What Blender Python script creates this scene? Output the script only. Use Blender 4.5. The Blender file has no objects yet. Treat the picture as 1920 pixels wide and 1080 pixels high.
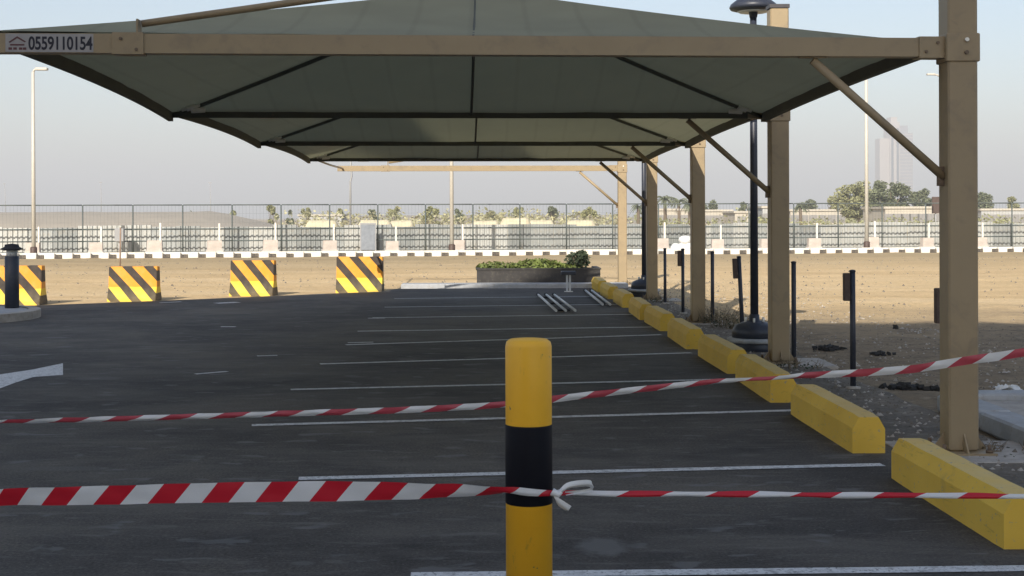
import bpy, math, random
from mathutils import Vector, Matrix
R = math.radians
random.seed(7)
sc = bpy.context.scene
col = sc.collection
# ------------------------------------------------------------------ camera
FPX = 2550.0; CX, CY = 910.0, 407.0; H = 1.6; ROLL = R(0.2)
cam = bpy.data.cameras.new('camera'); co = bpy.data.objects.new('camera', cam); col.objects.link(co)
cam.sensor_width = 36; cam.lens = 36*FPX/1920
cam.shift_x = 50/1920; cam.shift_y = -133/1920
cam.clip_start = 0.1; cam.clip_end = 9000
co.location = (0, 0, H); co.rotation_euler = (R(90), ROLL, 0)
sc.camera = co
# ------------------------------------------------------------------ light
AZ, EL = R(16), R(30)
w = bpy.data.worlds.new('World'); sc.world = w; w.use_nodes = True
nt = w.node_tree
sky = nt.nodes.new('ShaderNodeTexSky'); sky.sky_type = 'NISHITA'; sky.sun_disc = False
sky.sun_elevation = EL; sky.sun_rotation = R(196); sky.dust_density = 1.4; sky.air_density = 1.0; sky.ozone_density = 1.0
bg = nt.nodes['Background']; bg.inputs[1].default_value = 0.105
nt.links.new(sky.outputs[0], bg.inputs[0])
sl = bpy.data.lights.new('sun', 'SUN'); sl.energy = 4.9; sl.angle = R(0.3); sl.color = (1, .93, .82)
so = bpy.data.objects.new('sun', sl); col.objects.link(so)
so.rotation_euler = Vector((math.sin(AZ)*math.cos(EL), math.cos(AZ)*math.cos(EL), -math.sin(EL))).to_track_quat('-Z', 'Y').to_euler()
so.location = (-20, -50, 60)
sc.view_settings.view_transform = 'Standard'; sc.view_settings.look = 'None'
sc.view_settings.gamma = 1; sc.view_settings.use_curve_mapping = False
sc.view_settings.exposure = 0.65

# ------------------------------------------------------------------ helpers
def unroll(px, py):
    a, b = px-CX, -(py-CY)
    c, s = math.cos(-ROLL), math.sin(-ROLL)
    return a*c-b*s, -(a*s+b*c)
def gp(px, py, z=0.0):
    dx, dy = unroll(px, py)
    Y = FPX*(H-z)/dy
    return Vector((dx*Y/FPX, Y, z))
def at(px, py, Y):
    dx, dy = unroll(px, py)
    return Vector((dx*Y/FPX, Y, H-dy*Y/FPX))

def tag(o, label=None, cat=None, group=None, kind=None):
    if label: o['label'] = label
    if cat: o['category'] = cat
    if group: o['group'] = group
    if kind: o['kind'] = kind
    return o
def empty(name, loc=(0, 0, 0), rz=0):
    o = bpy.data.objects.new(name, None); col.objects.link(o); o.location = loc; o.rotation_euler.z = rz
    o.empty_display_size = .2
    return o
def kids(o): return list(o.children)
def copy_tree(o, parent=None):
    c = o.copy(); col.objects.link(c)
    if parent is not None: c.parent = parent
    for ch in kids(o): copy_tree(ch, c)
    return c

class MB:
    def __init__(s): s.v = []; s.f = []; s.m = []; s.sm = []
    def add(s, vs, fs, mi=0, smooth=False):
        n = len(s.v); s.v += [tuple(p) for p in vs]
        for f in fs: s.f.append(tuple(i+n for i in f)); s.m.append(mi); s.sm.append(smooth)
        return s
    def box(s, a, b, mi=0):
        x0, y0, z0 = a; x1, y1, z1 = b
        return s.add([(x0,y0,z0),(x1,y0,z0),(x1,y1,z0),(x0,y1,z0),(x0,y0,z1),(x1,y0,z1),(x1,y1,z1),(x0,y1,z1)],
              [(0,3,2,1),(4,5,6,7),(0,1,5,4),(1,2,6,5),(2,3,7,6),(3,0,4,7)], mi)
    def bbox(s, a, b, c=.006, mi=0):
        # bevelled box: inset top/bottom and chamfered edges
        (x0,y0,z0),(x1,y1,z1) = a, b
        L = []
        for z, i in ((z0, c), (z0+c, 0), (z1-c, 0), (z1, c)):
            L.append([(x0+i+(c if i==0 else 0)*0, y0+i, z),(x1-i,y0+i,z),(x1-i,y1-i,z),(x0+i,y1-i,z)])
        # chamfer vertical edges too
        rings = []
        for z, i in ((z0, c), (z0+c, 0), (z1-c, 0), (z1, c)):
            X0,X1,Y0,Y1 = x0+i, x1-i, y0+i, y1-i
            rings.append([(X0+c,Y0,z),(X1-c,Y0,z),(X1,Y0+c,z),(X1,Y1-c,z),(X1-c,Y1,z),(X0+c,Y1,z),(X0,Y1-c,z),(X0,Y0+c,z)])
        return s.loft(rings, cap=True, mi=mi)
    def loft(s, rings, cap=True, closed=True, mi=0, smooth=False):
        n = len(rings[0]); vs = [p for r in rings for p in r]; fs = []
        for k in range(len(rings)-1):
            for i in range(n if closed else n-1):
                j = (i+1) % n
                fs.append((k*n+i, k*n+j, (k+1)*n+j, (k+1)*n+i))
        s.add(vs, fs, mi, smooth)
        if cap:
            b = len(s.v)-len(vs)
            s.f.append(tuple(b+i for i in reversed(range(n)))); s.m.append(mi); s.sm.append(False)
            s.f.append(tuple(b+(len(rings)-1)*n+i for i in range(n))); s.m.append(mi); s.sm.append(False)
        return s
    def beam(s, p, q, w_, h_, mi=0):
        p, q = Vector(p), Vector(q); d = (q-p).normalized()
        up = Vector((0,0,1)) if abs(d.z) < .95 else Vector((0,1,0))
        a = d.cross(up).normalized(); b = a.cross(d)
        r = lambda o: [o-a*w_/2-b*h_/2, o+a*w_/2-b*h_/2, o+a*w_/2+b*h_/2, o-a*w_/2+b*h_/2]
        return s.loft([r(p), r(q)], mi=mi)
    def tube(s, pts, rad, n=10, cap=True, mi=0):
        pts = [Vector(p) for p in pts]
        rads = rad if isinstance(rad, (list, tuple)) else [rad]*len(pts)
        rings = []; a = None
        for k, p in enumerate(pts):
            d = (pts[min(k+1, len(pts)-1)]-pts[max(k-1, 0)]).normalized()
            if a is None:
                up = Vector((0,0,1)) if abs(d.z) < .9 else Vector((0,1,0)); a = d.cross(up).normalized()
            else: a = (a-d*a.dot(d)).normalized()
            b = d.cross(a)
            rings.append([p+(a*math.cos(t)+b*math.sin(t))*rads[k] for t in [2*math.pi*i/n for i in range(n)]])
        return s.loft(rings, cap=cap, mi=mi, smooth=True)
    def lathe(s, c, prof, n=24, mi=0, smooth=True):
        rings = [[(c[0]+r*math.cos(2*math.pi*i/n), c[1]+r*math.sin(2*math.pi*i/n), c[2]+z) for i in range(n)] for r, z in prof]
        return s.loft(rings, mi=mi, smooth=smooth)
    def build(s, name, mats, parent=None, uv=None):
        me = bpy.data.meshes.new(name); me.from_pydata(s.v, [], s.f)
        for m in (mats if isinstance(mats, (list, tuple)) else [mats]): me.materials.append(m)
        me.polygons.foreach_set('material_index', s.m); me.polygons.foreach_set('use_smooth', s.sm)
        if uv:
            l = me.uv_layers.new(name='UVMap')
            for i, lp in enumerate(me.loops): l.data[i].uv = uv[lp.vertex_index]
        me.update()
        o = bpy.data.objects.new(name, me); col.objects.link(o)
        if parent is not None: o.parent = parent
        return o

# ------------------------------------------------------------------ materials
class NT:
    def __init__(s, name):
        s.m = bpy.data.materials.new(name); s.m.use_nodes = True; s.t = s.m.node_tree; s.b = s.t.nodes['Principled BSDF']
    def n(s, t, **k):
        x = s.t.nodes.new(t)
        for a, v in k.items(): setattr(x, a, v)
        return x
    def l(s, a, b): s.t.links.new(a, b)
    def coord(s, scale=(1,1,1), out='Object'):
        c = s.n('ShaderNodeTexCoord'); m = s.n('ShaderNodeMapping'); m.inputs['Scale'].default_value = scale
        s.l(c.outputs[out], m.inputs[0]); return m.outputs[0]
    def noise(s, vec, scale, detail=4, rough=.55, dist=0):
        x = s.n('ShaderNodeTexNoise'); x.inputs['Scale'].default_value = scale; x.inputs['Detail'].default_value = detail
        x.inputs['Roughness'].default_value = rough; x.inputs['Distortion'].default_value = dist
        if vec is not None: s.l(vec, x.inputs['Vector'])
        return x.outputs['Fac']
    def ramp(s, fac, stops):
        r = s.n('ShaderNodeValToRGB'); e = r.color_ramp.elements
        while len(e) < len(stops): e.new(.5)
        for i, (p, c) in enumerate(stops):
            e[i].position = p; e[i].color = (c, c, c, 1) if not isinstance(c, tuple) else (*c, 1)
        s.l(fac, r.inputs[0]); return r.outputs[0]
    def mix(s, fac, a, b, blend='MIX'):
        x = s.n('ShaderNodeMix', data_type='RGBA', blend_type=blend)
        for i, v in ((0, fac), (6, a), (7, b)):
            if isinstance(v, (int, float)): x.inputs[i].default_value = v
            elif isinstance(v, tuple): x.inputs[i].default_value = (*v, 1)
            else: s.l(v, x.inputs[i])
        return x.outputs[2]
    def math(s, op, a, b=0.0):
        x = s.n('ShaderNodeMath', operation=op)
        for i, v in ((0, a), (1, b)):
            if isinstance(v, (int, float)): x.inputs[i].default_value = v
            else: s.l(v, x.inputs[i])
        return x.outputs[0]
    def bump(s, fac, strength=.3, dist=.01):
        b = s.n('ShaderNodeBump'); b.inputs['Strength'].default_value = strength; b.inputs['Distance'].default_value = dist
        s.l(fac, b.inputs['Height']); s.l(b.outputs[0], s.b.inputs['Normal'])
    def base(s, c):
        if isinstance(c, tuple): s.b.inputs['Base Color'].default_value = (*c, 1)
        else: s.l(c, s.b.inputs['Base Color'])
    def rough(s, v): s.b.inputs['Roughness'].default_value = v; return s

def simple(name, c, rough=.7, var=.25, scale=6, dirt=None, metal=0, bump=.1, bscale=60):
    """paint / concrete / metal with cloudy wear"""
    t = NT(name); v = t.coord()
    f = t.ramp(t.noise(v, scale, 6, .6), [(.3, 1-var), (.7, 1+var*.4)])
    cc = t.mix(1.0, c, f, 'MULTIPLY')
    if dirt: cc = t.mix(t.ramp(t.noise(v, scale*2.3, 8, .65, .4), [(.52, 0.0), (.72, .75)]), cc, dirt)
    t.base(cc); t.rough(rough); t.b.inputs['Metallic'].default_value = metal
    if bump: t.bump(t.noise(v, bscale, 4), bump, .004)
    return t.m

M = {}
M['tan'] = simple('tan_paint', (.315, .238, .138), .5, .08, 3, (.22, .17, .11), 0, .06)
M['tan_dark'] = simple('tan_bolt_steel', (.16, .11, .07), .6, .3, 30)
M['cap'] = simple('column_cap_plastic', (.05, .045, .05), .5)
def stop_paint():
    t = NT('yellow_kerb_paint'); v = t.coord()
    oi = t.n('ShaderNodeObjectInfo')
    sh = t.n('ShaderNodeVectorMath', operation='ADD'); cb = t.n('ShaderNodeCombineXYZ')
    for i in range(3): t.l(t.math('MULTIPLY', oi.outputs['Random'], 37.0+i*11), cb.inputs[i])
    t.l(v, sh.inputs[0]); t.l(cb.outputs[0], sh.inputs[1]); v = sh.outputs[0]
    c = t.mix(t.ramp(t.noise(v, 1.6, 4, .5), [(.3, 0.0), (.7, 1.0)]), (.66, .41, .045), (.78, .51, .07))
    c = t.mix(t.ramp(t.noise(v, 6, 8, .7), [(.58, 0.0), (.74, .55)]), c, (.34, .24, .09))
    ge = t.n('ShaderNodeNewGeometry'); sn = t.n('ShaderNodeSeparateXYZ'); t.l(ge.outputs['Normal'], sn.inputs[0])
    up = t.math('MULTIPLY', t.ramp(sn.outputs['Z'], [(.7, 0.0), (.95, .6)]), t.ramp(t.noise(v, 5, 6, .65), [(.3, .5), (.7, 1.0)]))
    c = t.mix(up, c, (.62, .50, .27))                 # dust settled on the top face
    c = t.mix(t.ramp(t.noise(v, 26, 5, .7), [(.62, 0.0), (.65, .8)]), c, (.32, .29, .25))
    c = t.mix(t.ramp(t.noise(t.coord((1, .25, 2)), 9, 6, .7), [(.60, 0.0), (.70, .5)]), c, (.12, .09, .05))   # chips to bare concrete
    t.base(c); t.rough(.75); t.bump(t.noise(v, 30, 6, .7), .3, .005); return t.m
M['yellow'] = stop_paint()
def bollard_paint():
    t = NT('yellow_bollard_paint'); v = t.coord()
    c = t.mix(t.ramp(t.noise(v, 3, 5, .6), [(.3, 0.0), (.7, 1.0)]), (.90, .45, .018), (.98, .53, .03))
    c = t.mix(t.ramp(t.noise(t.coord((1, 1, .35)), 30, 6, .7), [(.62, 0.0), (.70, .45)]), c, (.42, .24, .05))
    c = t.mix(t.ramp(t.noise(v, 22, 3, .6), [(.71, 0.0), (.73, .8)]), c, (.16, .13, .10))
    t.base(c); t.rough(.45); t.bump(t.noise(v, 60, 4), .08, .003); return t.m
M['yellow_gloss'] = bollard_paint()
M['black_gloss'] = simple('black_bollard_paint', (.006, .006, .010), .6, .1, 4, None, 0, .02); M['black_gloss'].node_tree.nodes['Principled BSDF'].inputs['Specular IOR Level'].default_value = .15
M['navy'] = simple('navy_metal', (.028, .033, .05), .45, .15, 8, (.06, .06, .06), 0, .05)
M['brown'] = simple('dark_brown_metal', (.07, .04, .03), .6, .2, 8, (.12, .09, .06))
M['concrete'] = simple('concrete', (.46, .42, .37), .9, .3, 5, (.25, .21, .16), 0, .4)
M['concrete_pink'] = simple('pale_precast_concrete', (.50, .44, .39), .9, .2, 4, (.45, .36, .28), 0, .3)
M['kerbgrey'] = simple('grey_kerb', (.40, .41, .42), .85, .22, 6, (.28, .25, .21), 0, .3)
M['white_kerb'] = simple('white_kerb_paint', (.74, .70, .62), .8, .15, 6, (.5, .42, .32), 0, .2)
M['black_kerb'] = simple('black_kerb_paint', (.07, .06, .05), .8, .3, 6, (.28, .22, .15), 0, .2)
M['galv'] = simple('galvanised_sheet', (.38, .395, .385), .45, .2, 1.3, (.36, .33, .28), .35, .05)
M['fence'] = simple('dark_green_fence', (.075, .09, .085), .6, .2, 4)
M['pale_pole'] = simple('pale_pole_paint', (.50, .47, .41), .5, .1, 3)
M['grey_pole'] = simple('grey_pole_paint', (.30, .30, .30), .5, .1, 3)
M['dark_rubble'] = simple('dark_debris', (.03, .028, .025), .85, .5, 20)
M['stone'] = simple('pebbles', (.19, .165, .13), .95, .5, 9)
M['plastic_white'] = simple('white_plastic', (.75, .75, .73), .4, .2, 9)
M['planter'] = simple('charcoal_planter', (.032, .028, .026), .7, .3, 5, (.09, .08, .06))
M['white_metal'] = simple('pale_metal_tube', (.62, .63, .63), .35, .1, 9)
M['steel'] = simple('galvanised_fitting', (.85, .82, .74), .4, .08, 20)
M['black'] = simple('black_rubber', (.02, .02, .022), .7, .2)
M['bark'] = simple('bark', (.16, .12, .08), .9, .4, 6)
M['cream_wall'] = simple('cream_render', (.46, .42, .35), .9, .12, .4)
M['grey_wall'] = simple('grey_render', (.4, .4, .39), .9, .12, .4)
M['wall_dark'] = simple('facade_panel', (.80, .77, .71), .8, .1, .3)
M['win_far'] = simple('dusty_window', (.24, .23, .22), .5, .1, 3)
M['glass'] = simple('window_glass', (.05, .06, .07), .15, .05)
M['rust'] = simple('rusty_steel', (.26, .18, .13), .8, .3, 10)
M['sign_bg'] = simple('pale_vinyl', (.34, .32, .31), .5, .12, 20)
M['sign_ink'] = simple('navy_ink', (.008, .008, .02), .5, .05)
M['sign_red'] = simple('maroon_ink', (.10, .03, .035), .5, .05)
M['tower1'] = simple('pale_tower_cladding', (.40, .35, .31), .6, .05, .01, None, 0, 0)
M['tower2'] = simple('grey_tower_glass', (.22, .22, .24), .4, .05, .01, None, 0, 0)
M['lens'] = simple('frosted_lens', (.6, .6, .58), .4, .05)

def leaf_mat(name, c):
    t = NT(name); i = t.n('ShaderNodeObjectInfo'); v = t.coord()
    f = t.ramp(t.noise(v, 1.6, 3), [(.3, .6), (.7, 1.35)])
    t.base(t.mix(1.0, c, f, 'MULTIPLY')); t.rough(.75); return t.m
M['leaf'] = leaf_mat('green_leaves', (.13, .145, .08))
M['leaf_dk'] = leaf_mat('dark_leaves', (.045, .062, .03))
M['leaf_y'] = leaf_mat('dusty_leaves', (.25, .25, .12))
M['leaf_br'] = leaf_mat('bright_leaves', (.12, .15, .035))
M['leaf_pale'] = leaf_mat('pale_dry_leaves', (.36, .34, .20))
M['dry'] = leaf_mat('dry_twigs', (.22, .17, .10))

def fabric():
    t = NT('shade_cloth'); v = t.coord()
    f = t.ramp(t.noise(v, 1.2, 3), [(.3, .9), (.7, 1.08)])
    wv = t.n('ShaderNodeTexWave', wave_type='BANDS', bands_direction='X'); wv.inputs['Scale'].default_value = .75; wv.inputs['Distortion'].default_value = .2
    t.l(v, wv.inputs['Vector'])
    g = t.ramp(wv.outputs['Fac'], [(.0, .90), (.05, 1.0)])
    c = t.mix(1.0, t.mix(1.0, (.41, .385, .25), f, 'MULTIPLY'), g, 'MULTIPLY')
    t.base(c); t.rough(.85)
    tr = t.n('ShaderNodeBsdfTranslucent'); tr.inputs[0].default_value = (.25, .245, .155, 1)
    mx = t.n('ShaderNodeMixShader'); mx.inputs[0].default_value = .35
    t.l(t.b.outputs[0], mx.inputs[1]); t.l(tr.outputs[0], mx.inputs[2])
    t.l(mx.outputs[0], t.t.nodes['Material Output'].inputs[0])
    t.bump(t.noise(v, 180, 2), .1, .002)
    return t.m
M['fabric'] = fabric()
M['hem'] = simple('dark_hem_and_beam_shade', (.10, .098, .07), .85, .15, 4)

def asphalt():
    t = NT('asphalt'); v = t.coord()
    big = t.ramp(t.noise(v, .35, 7, .68, .3), [(.38, (.042, .038, .035)), (.50, (.072, .065, .057)), (.64, (.118, .104, .084))])
    grain = t.ramp(t.noise(v, 55, 5, .75), [(.32, .45), (.5, 1.0), (.68, 1.75)])
    c = t.mix(1.0, big, grain, 'MULTIPLY')
    vs = t.coord((.5, 1.6, 1))
    dust = t.ramp(t.noise(vs, 1.1, 8, .68, .6), [(.48, 0.0), (.74, .65)])
    c = t.mix(dust, c, (.155, .14, .12))
    spots = t.ramp(t.noise(t.coord((.8, 1.5, 1)), 3.4, 3, .5, .3), [(.62, 0.0), (.67, .7)])
    c = t.mix(spots, c, (.15, .145, .14))
    dark = t.ramp(t.noise(v, .9, 4, .5, .8), [(.60, 0.0), (.72, .45)])
    c = t.mix(dark, c, (.026, .026, .029))
    chip = t.ramp(t.noise(v, 38, 2, .5), [(.66, 0.0), (.70, .55)])
    c = t.mix(chip, c, (.17, .155, .135))
    # pale dried puddle
    for (x, y, rx, ry, a) in ((.56, 6.6, .14, .21, .9), (-.85, 6.3, .06, .05, .6), (-3.9, 13.6, .3, .18, .45), (-2.7, 8.7, .35, .10, .4), (-6.2, 14.2, .7, .2, .4)):
        cc = t.n('ShaderNodeTexCoord'); mp = t.n('ShaderNodeMapping'); mp.inputs['Location'].default_value = (-x/rx, -y/ry, 0); mp.inputs['Scale'].default_value = (1/rx, 1/ry, 1)
        t.l(cc.outputs['Object'], mp.inputs[0])
        ln = t.n('ShaderNodeVectorMath', operation='LENGTH'); t.l(mp.outputs[0], ln.inputs[0])
        wob = t.math('ADD', ln.outputs['Value'], t.math('MULTIPLY', t.math('SUBTRACT', t.noise(v, 9, 5, .7), .5), 1.3))
        k = t.ramp(wob, [(.6, a), (1.0, 0.0)])
        c = t.mix(k, c, (.135, .13, .122))
    streak = t.ramp(t.noise(t.coord((1.2, 5, 1)), 2.2, 7, .7, .5), [(.55, 0.0), (.66, .5)])
    c = t.mix(streak, c, (.17, .16, .145))
    # dirt blown over the strip behind the wheel stops
    cc = t.n('ShaderNodeTexCoord'); sp = t.n('ShaderNodeSeparateXYZ'); t.l(cc.outputs['Object'], sp.inputs[0])
    xx_ = t.math('ADD', sp.outputs['X'], t.math('MULTIPLY', t.math('SUBTRACT', t.noise(v, 1.6, 7, .7), .5), 1.6))
    mr = t.n('ShaderNodeMapRange'); t.l(xx_, mr.inputs[0]); mr.inputs[1].default_value = 2.55; mr.inputs[2].default_value = 3.5; mr.inputs[3].default_value = 0; mr.inputs[4].default_value = .9
    dc = t.mix(1.0, (.17, .14, .105), t.ramp(t.noise(v, 22, 7, .75), [(.25, .5), (.75, 1.5)]), 'MULTIPLY')
    dc = t.mix(t.ramp(t.noise(v, 4.5, 9, .8, .4), [(.50, 0.0), (.60, .8)]), dc, (.30, .26, .20))
    dc = t.mix(t.ramp(t.noise(v, 3.1, 9, .8, .6), [(.56, 0.0), (.66, .8)]), dc, (.06, .055, .05))
    c = t.mix(mr.outputs[0], c, dc)
    t.base(c); t.rough(.85); t.b.inputs['Specular IOR Level'].default_value = .3
    t.bump(t.noise(v, 90, 5, .7), .55, .006)
    return t.m
M['asphalt'] = asphalt()

def sand():
    t = NT('sand'); v = t.coord()
    a = t.ramp(t.noise(t.coord((.18, .9, 1)), .5, 7, .62, .5), [(.3, (.52, .37, .20)), (.5, (.60, .44, .245)), (.72, (.66, .50, .30))])
    g = t.ramp(t.noise(v, 14, 7, .75), [(.25, .72), (.55, 1.02), (.8, 1.2)])
    c = t.mix(1.0, a, g, 'MULTIPLY')
    fine = t.ramp(t.noise(v, 60, 4, .8), [(.25, .8), (.7, 1.15)])
    c = t.mix(1.0, c, fine, 'MULTIPLY')
    # trampled gravelly strip near the car park and near the painted kerb
    cc = t.n('ShaderNodeTexCoord'); sp = t.n('ShaderNodeSeparateXYZ'); t.l(cc.outputs['Object'], sp.inputs[0])
    yy = t.math('ADD', t.math('SUBTRACT', sp.outputs['Y'], t.math('MULTIPLY', sp.outputs['X'], .15)), t.math('MULTIPLY', t.math('SUBTRACT', t.noise(v, .5, 5), .5), 8))
    mr = t.n('ShaderNodeMapRange'); t.l(yy, mr.inputs[0]); mr.inputs[1].default_value = 38; mr.inputs[2].default_value = 54; mr.inputs[3].default_value = 0; mr.inputs[4].default_value = .6
    c = t.mix(mr.outputs[0], c, t.mix(1.0, (.25, .20, .12), g, 'MULTIPLY'))
    mr2 = t.n('ShaderNodeMapRange'); t.l(yy, mr2.inputs[0]); mr2.inputs[1].default_value = 24; mr2.inputs[2].default_value = 17; mr2.inputs[3].default_value = 0; mr2.inputs[4].default_value = 1
    c = t.mix(mr2.outputs[0], c, t.mix(1.0, (.28, .215, .14), g, 'MULTIPLY'))
    dk = t.ramp(t.noise(v, 2.6, 9, .8, .3), [(.50, 0.0), (.62, .75)])
    c = t.mix(t.math('MULTIPLY', dk, mr2.outputs[0]), c, (.13, .105, .08))
    lt = t.ramp(t.noise(t.coord((1, 1, 1)), 5.5, 8, .8, .2), [(.54, 0.0), (.66, .6)])
    c = t.mix(t.math('MULTIPLY', lt, mr2.outputs[0]), c, (.46, .38, .27))
    t.base(c); t.rough(.95); t.b.inputs['Specular IOR Level'].default_value = .15
    h = t.math('ADD', t.noise(v, 9, 8, .7), t.math('MULTIPLY', t.noise(v, 1.3, 3, .5), 2.0))
    t.bump(h, .8, .06)
    return t.m
M['sand'] = sand()

def paint():
    t = NT('worn_white_line'); v = t.coord((1, 1, 1), 'Object')
    f = t.ramp(t.noise(v, 16, 8, .72), [(.34, 1.0), (.52, 0.0)])
    f2 = t.ramp(t.noise(v, 1.1, 3, .6), [(.35, .85), (.65, .2)])
    k = t.math('MULTIPLY', f, f2)
    k = t.math('MAXIMUM', k, t.ramp(t.noise(v, 45, 3, .7), [(.36, .8), (.44, 0.0)]))
    t.base(t.mix(k, (.66, .66, .65), (.09, .085, .08))); t.rough(.7); return t.m
M['line'] = paint()

def tape_mat(name='barrier_tape', red=(.62, .015, .035)):
    t = NT(name); c = t.n('ShaderNodeTexCoord'); sp = t.n('ShaderNodeSeparateXYZ'); t.l(c.outputs['UV'], sp.inputs[0])
    a = t.math('ADD', sp.outputs['X'], t.math('MULTIPLY', sp.outputs['Y'], -.32))
    fr = t.math('FRACT', a); k = t.math('GREATER_THAN', fr, .5)
    t.base(t.mix(k, (.80, .80, .80), red)); t.rough(.38)
    tr = t.n('ShaderNodeBsdfTranslucent'); t.l(t.mix(k, (.7, .7, .7), (.5, .02, .03)), tr.inputs[0])
    mx = t.n('ShaderNodeMixShader'); mx.inputs[0].default_value = .25
    t.l(t.b.outputs[0], mx.inputs[1]); t.l(tr.outputs[0], mx.inputs[2]); t.l(mx.outputs[0], t.t.nodes['Material Output'].inputs[0])
    t.bump(t.noise(t.coord(), 35, 3), .15, .004)
    return t.m
M['tape'] = tape_mat(); M['tape_pale'] = tape_mat('faded_barrier_tape', (.50, .085, .115))

def hazard():
    t = NT('hazard_stripes'); c = t.n('ShaderNodeTexCoord'); sp = t.n('ShaderNodeSeparateXYZ'); t.l(c.outputs['Object'], sp.inputs[0])
    a = t.math('ADD', t.math('MULTIPLY', sp.outputs['X'], 2.35), t.math('MULTIPLY', sp.outputs['Z'], 2.1))
    a = t.math('ADD', a, .506)
    k = t.math('GREATER_THAN', t.math('FRACT', a), .54)
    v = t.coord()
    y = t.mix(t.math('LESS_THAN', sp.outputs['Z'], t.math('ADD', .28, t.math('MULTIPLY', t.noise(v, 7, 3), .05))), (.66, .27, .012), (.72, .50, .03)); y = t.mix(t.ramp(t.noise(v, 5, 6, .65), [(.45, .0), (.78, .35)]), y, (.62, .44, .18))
    d = t.mix(t.ramp(t.noise(v, 6, 6, .65), [(.4, .0), (.75, .6)]), (.018, .012, .008), (.09, .06, .04))
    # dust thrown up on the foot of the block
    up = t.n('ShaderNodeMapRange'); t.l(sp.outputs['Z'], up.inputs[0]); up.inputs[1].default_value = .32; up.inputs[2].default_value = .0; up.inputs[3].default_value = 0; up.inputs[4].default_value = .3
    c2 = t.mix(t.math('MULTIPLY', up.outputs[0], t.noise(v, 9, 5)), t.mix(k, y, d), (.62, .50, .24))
    t.base(c2); t.rough(.7); t.bump(t.noise(v, 40, 4), .3, .005); return t.m
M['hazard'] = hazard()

# ------------------------------------------------------------------ ground (one sheet), asphalt, markings
def grid_axis(lo, a, b, hi, step):
    xs = []; x = a
    while x <= b: xs.append(x); x += step
    d = step*1.6; y = xs[-1]
    while y < hi: y = min(y+d, hi); xs.append(y); d *= 1.6
    d = step*1.6; y = xs[0]; lo_l = []
    while y > lo: y = max(y-d, lo); lo_l.append(y); d *= 1.6
    return lo_l[::-1]+xs
from mathutils import noise as mn
xs = grid_axis(-2500, -24, 28, 2500, .4); ys = grid_axis(-150, 4, 64, 4500, .4)
b = MB(); nx = len(xs); vs = []
for y in ys:
    for x in xs:
        z = -.035
        if 3.4 < x < 30 and 4 < y < 64 or y > 31 and y < 64 and abs(x) < 30:
            z += .035*mn.noise((x*.7, y*.7, 0)) + .02*mn.noise((x*2.1, y*2.1, 3))
            if y < 56: z = max(z, -.06)
        vs.append((x, y, z))
fs = [(j*nx+i, j*nx+i+1, (j+1)*nx+i+1, (j+1)*nx+i) for j in range(len(ys)-1) for i in range(nx-1)]
b.add(vs, fs, 0, True)
tag(b.build('sand_ground', M['sand']), kind='structure')

def edge_noise(p, a=.12):
    return (p[0]+a*mn.noise((p[0]*1.3, p[1]*1.3, 7)), p[1]+a*mn.noise((p[0]*1.3, p[1]*1.3, 1)))
def densify(poly, step):
    out = []
    for i in range(len(poly)):
        p, q = Vector(poly[i]), Vector(poly[(i+1) % len(poly)])
        n = max(1, int((q-p).length/step))
        out += [tuple(p.lerp(q, k/n)) for k in range(n)]
    return out
poly = [(-40, -4), (40, -4), (40, 5.2), (3.62, 5.2), (3.62, 12.2), (3.5, 20), (3.45, 31.2), (-1.9, 30.6), (-2.3, 29.4), (-6.3, 26.4), (-8.9, 24.7), (-14, 20.5), (-40, 3)]
pts = [edge_noise(p, .09) for p in densify(poly, .35)]
b = MB(); n = len(pts)
b.add([(x, y, 0) for x, y in pts], [tuple(range(n))])
b.add([(x, y, 0) for x, y in pts]+[(x, y, -.09) for x, y in pts], [(i, n+i, n+(i+1) % n, (i+1) % n) for i in range(n)])
tag(b.build('asphalt_road', M['asphalt']), kind='structure')

def strip(p, q, wd, z=.004):
    p, q = Vector((p[0], p[1], 0)), Vector((q[0], q[1], 0)); d = (q-p).normalized(); s = Vector((-d.y, d.x, 0))*wd/2
    n = max(2, int((q-p).length/.25)); L = []
    for k in range(n+1):
        o = p.lerp(q, k/n); e1 = 1+.12*mn.noise((k*1.7, p.y, 0)); e2 = 1+.12*mn.noise((k*1.7, p.y, 9))
        L.append([(o.x+s.x*e1, o.y+s.y*e1, z), (o.x-s.x*e2, o.y-s.y*e2, z)])
    vs = [v for r in L for v in r]
    return vs, [(2*k, 2*k+1, 2*k+3, 2*k+2) for k in range(n)]
lines = [((770, 1080), (1990, 1066)), ((560, 898), (1655, 872)), ((472, 798), (1492, 770)), ((545, 731), (1392, 711)), ((600, 683), (1296, 662)), ((648, 647), (1240, 628))]
for a, c in lines:
    p, q = gp(*a), gp(*c)
    o = MB(); v_, f_ = strip(p, q, .10); o.add(v_, [f[::-1] for f in f_]); tag(o.build('parking_line', M['line']), kind='structure')
for k in range(4):
    y = 19.6+k*2.55
    o = MB(); v_, f_ = strip((-1.8, y-.5), (2.4, y+.05), .10); o.add(v_, [f[::-1] for f in f_]); tag(o.build('parking_line', M['line']), kind='structure')
arrow = [(-90, 708), (0, 702), (60, 694), (105, 684), (118, 681), (118, 703), (62, 707), (30, 716), (0, 728), (-90, 760), (-90, 735), (0, 711), (10, 708), (-40, 712)]
arrow = [(-70, 716), (0, 702), (60, 693), (118, 681), (118, 703), (62, 707), (30, 717), (0, 728), (-70, 752)]
o = MB(); o.add([tuple(gp(x, y, .004)) for x, y in arrow], [tuple(range(len(arrow)))[::-1]])
tag(o.build('road_arrow', M['line']), kind='structure')

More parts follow.
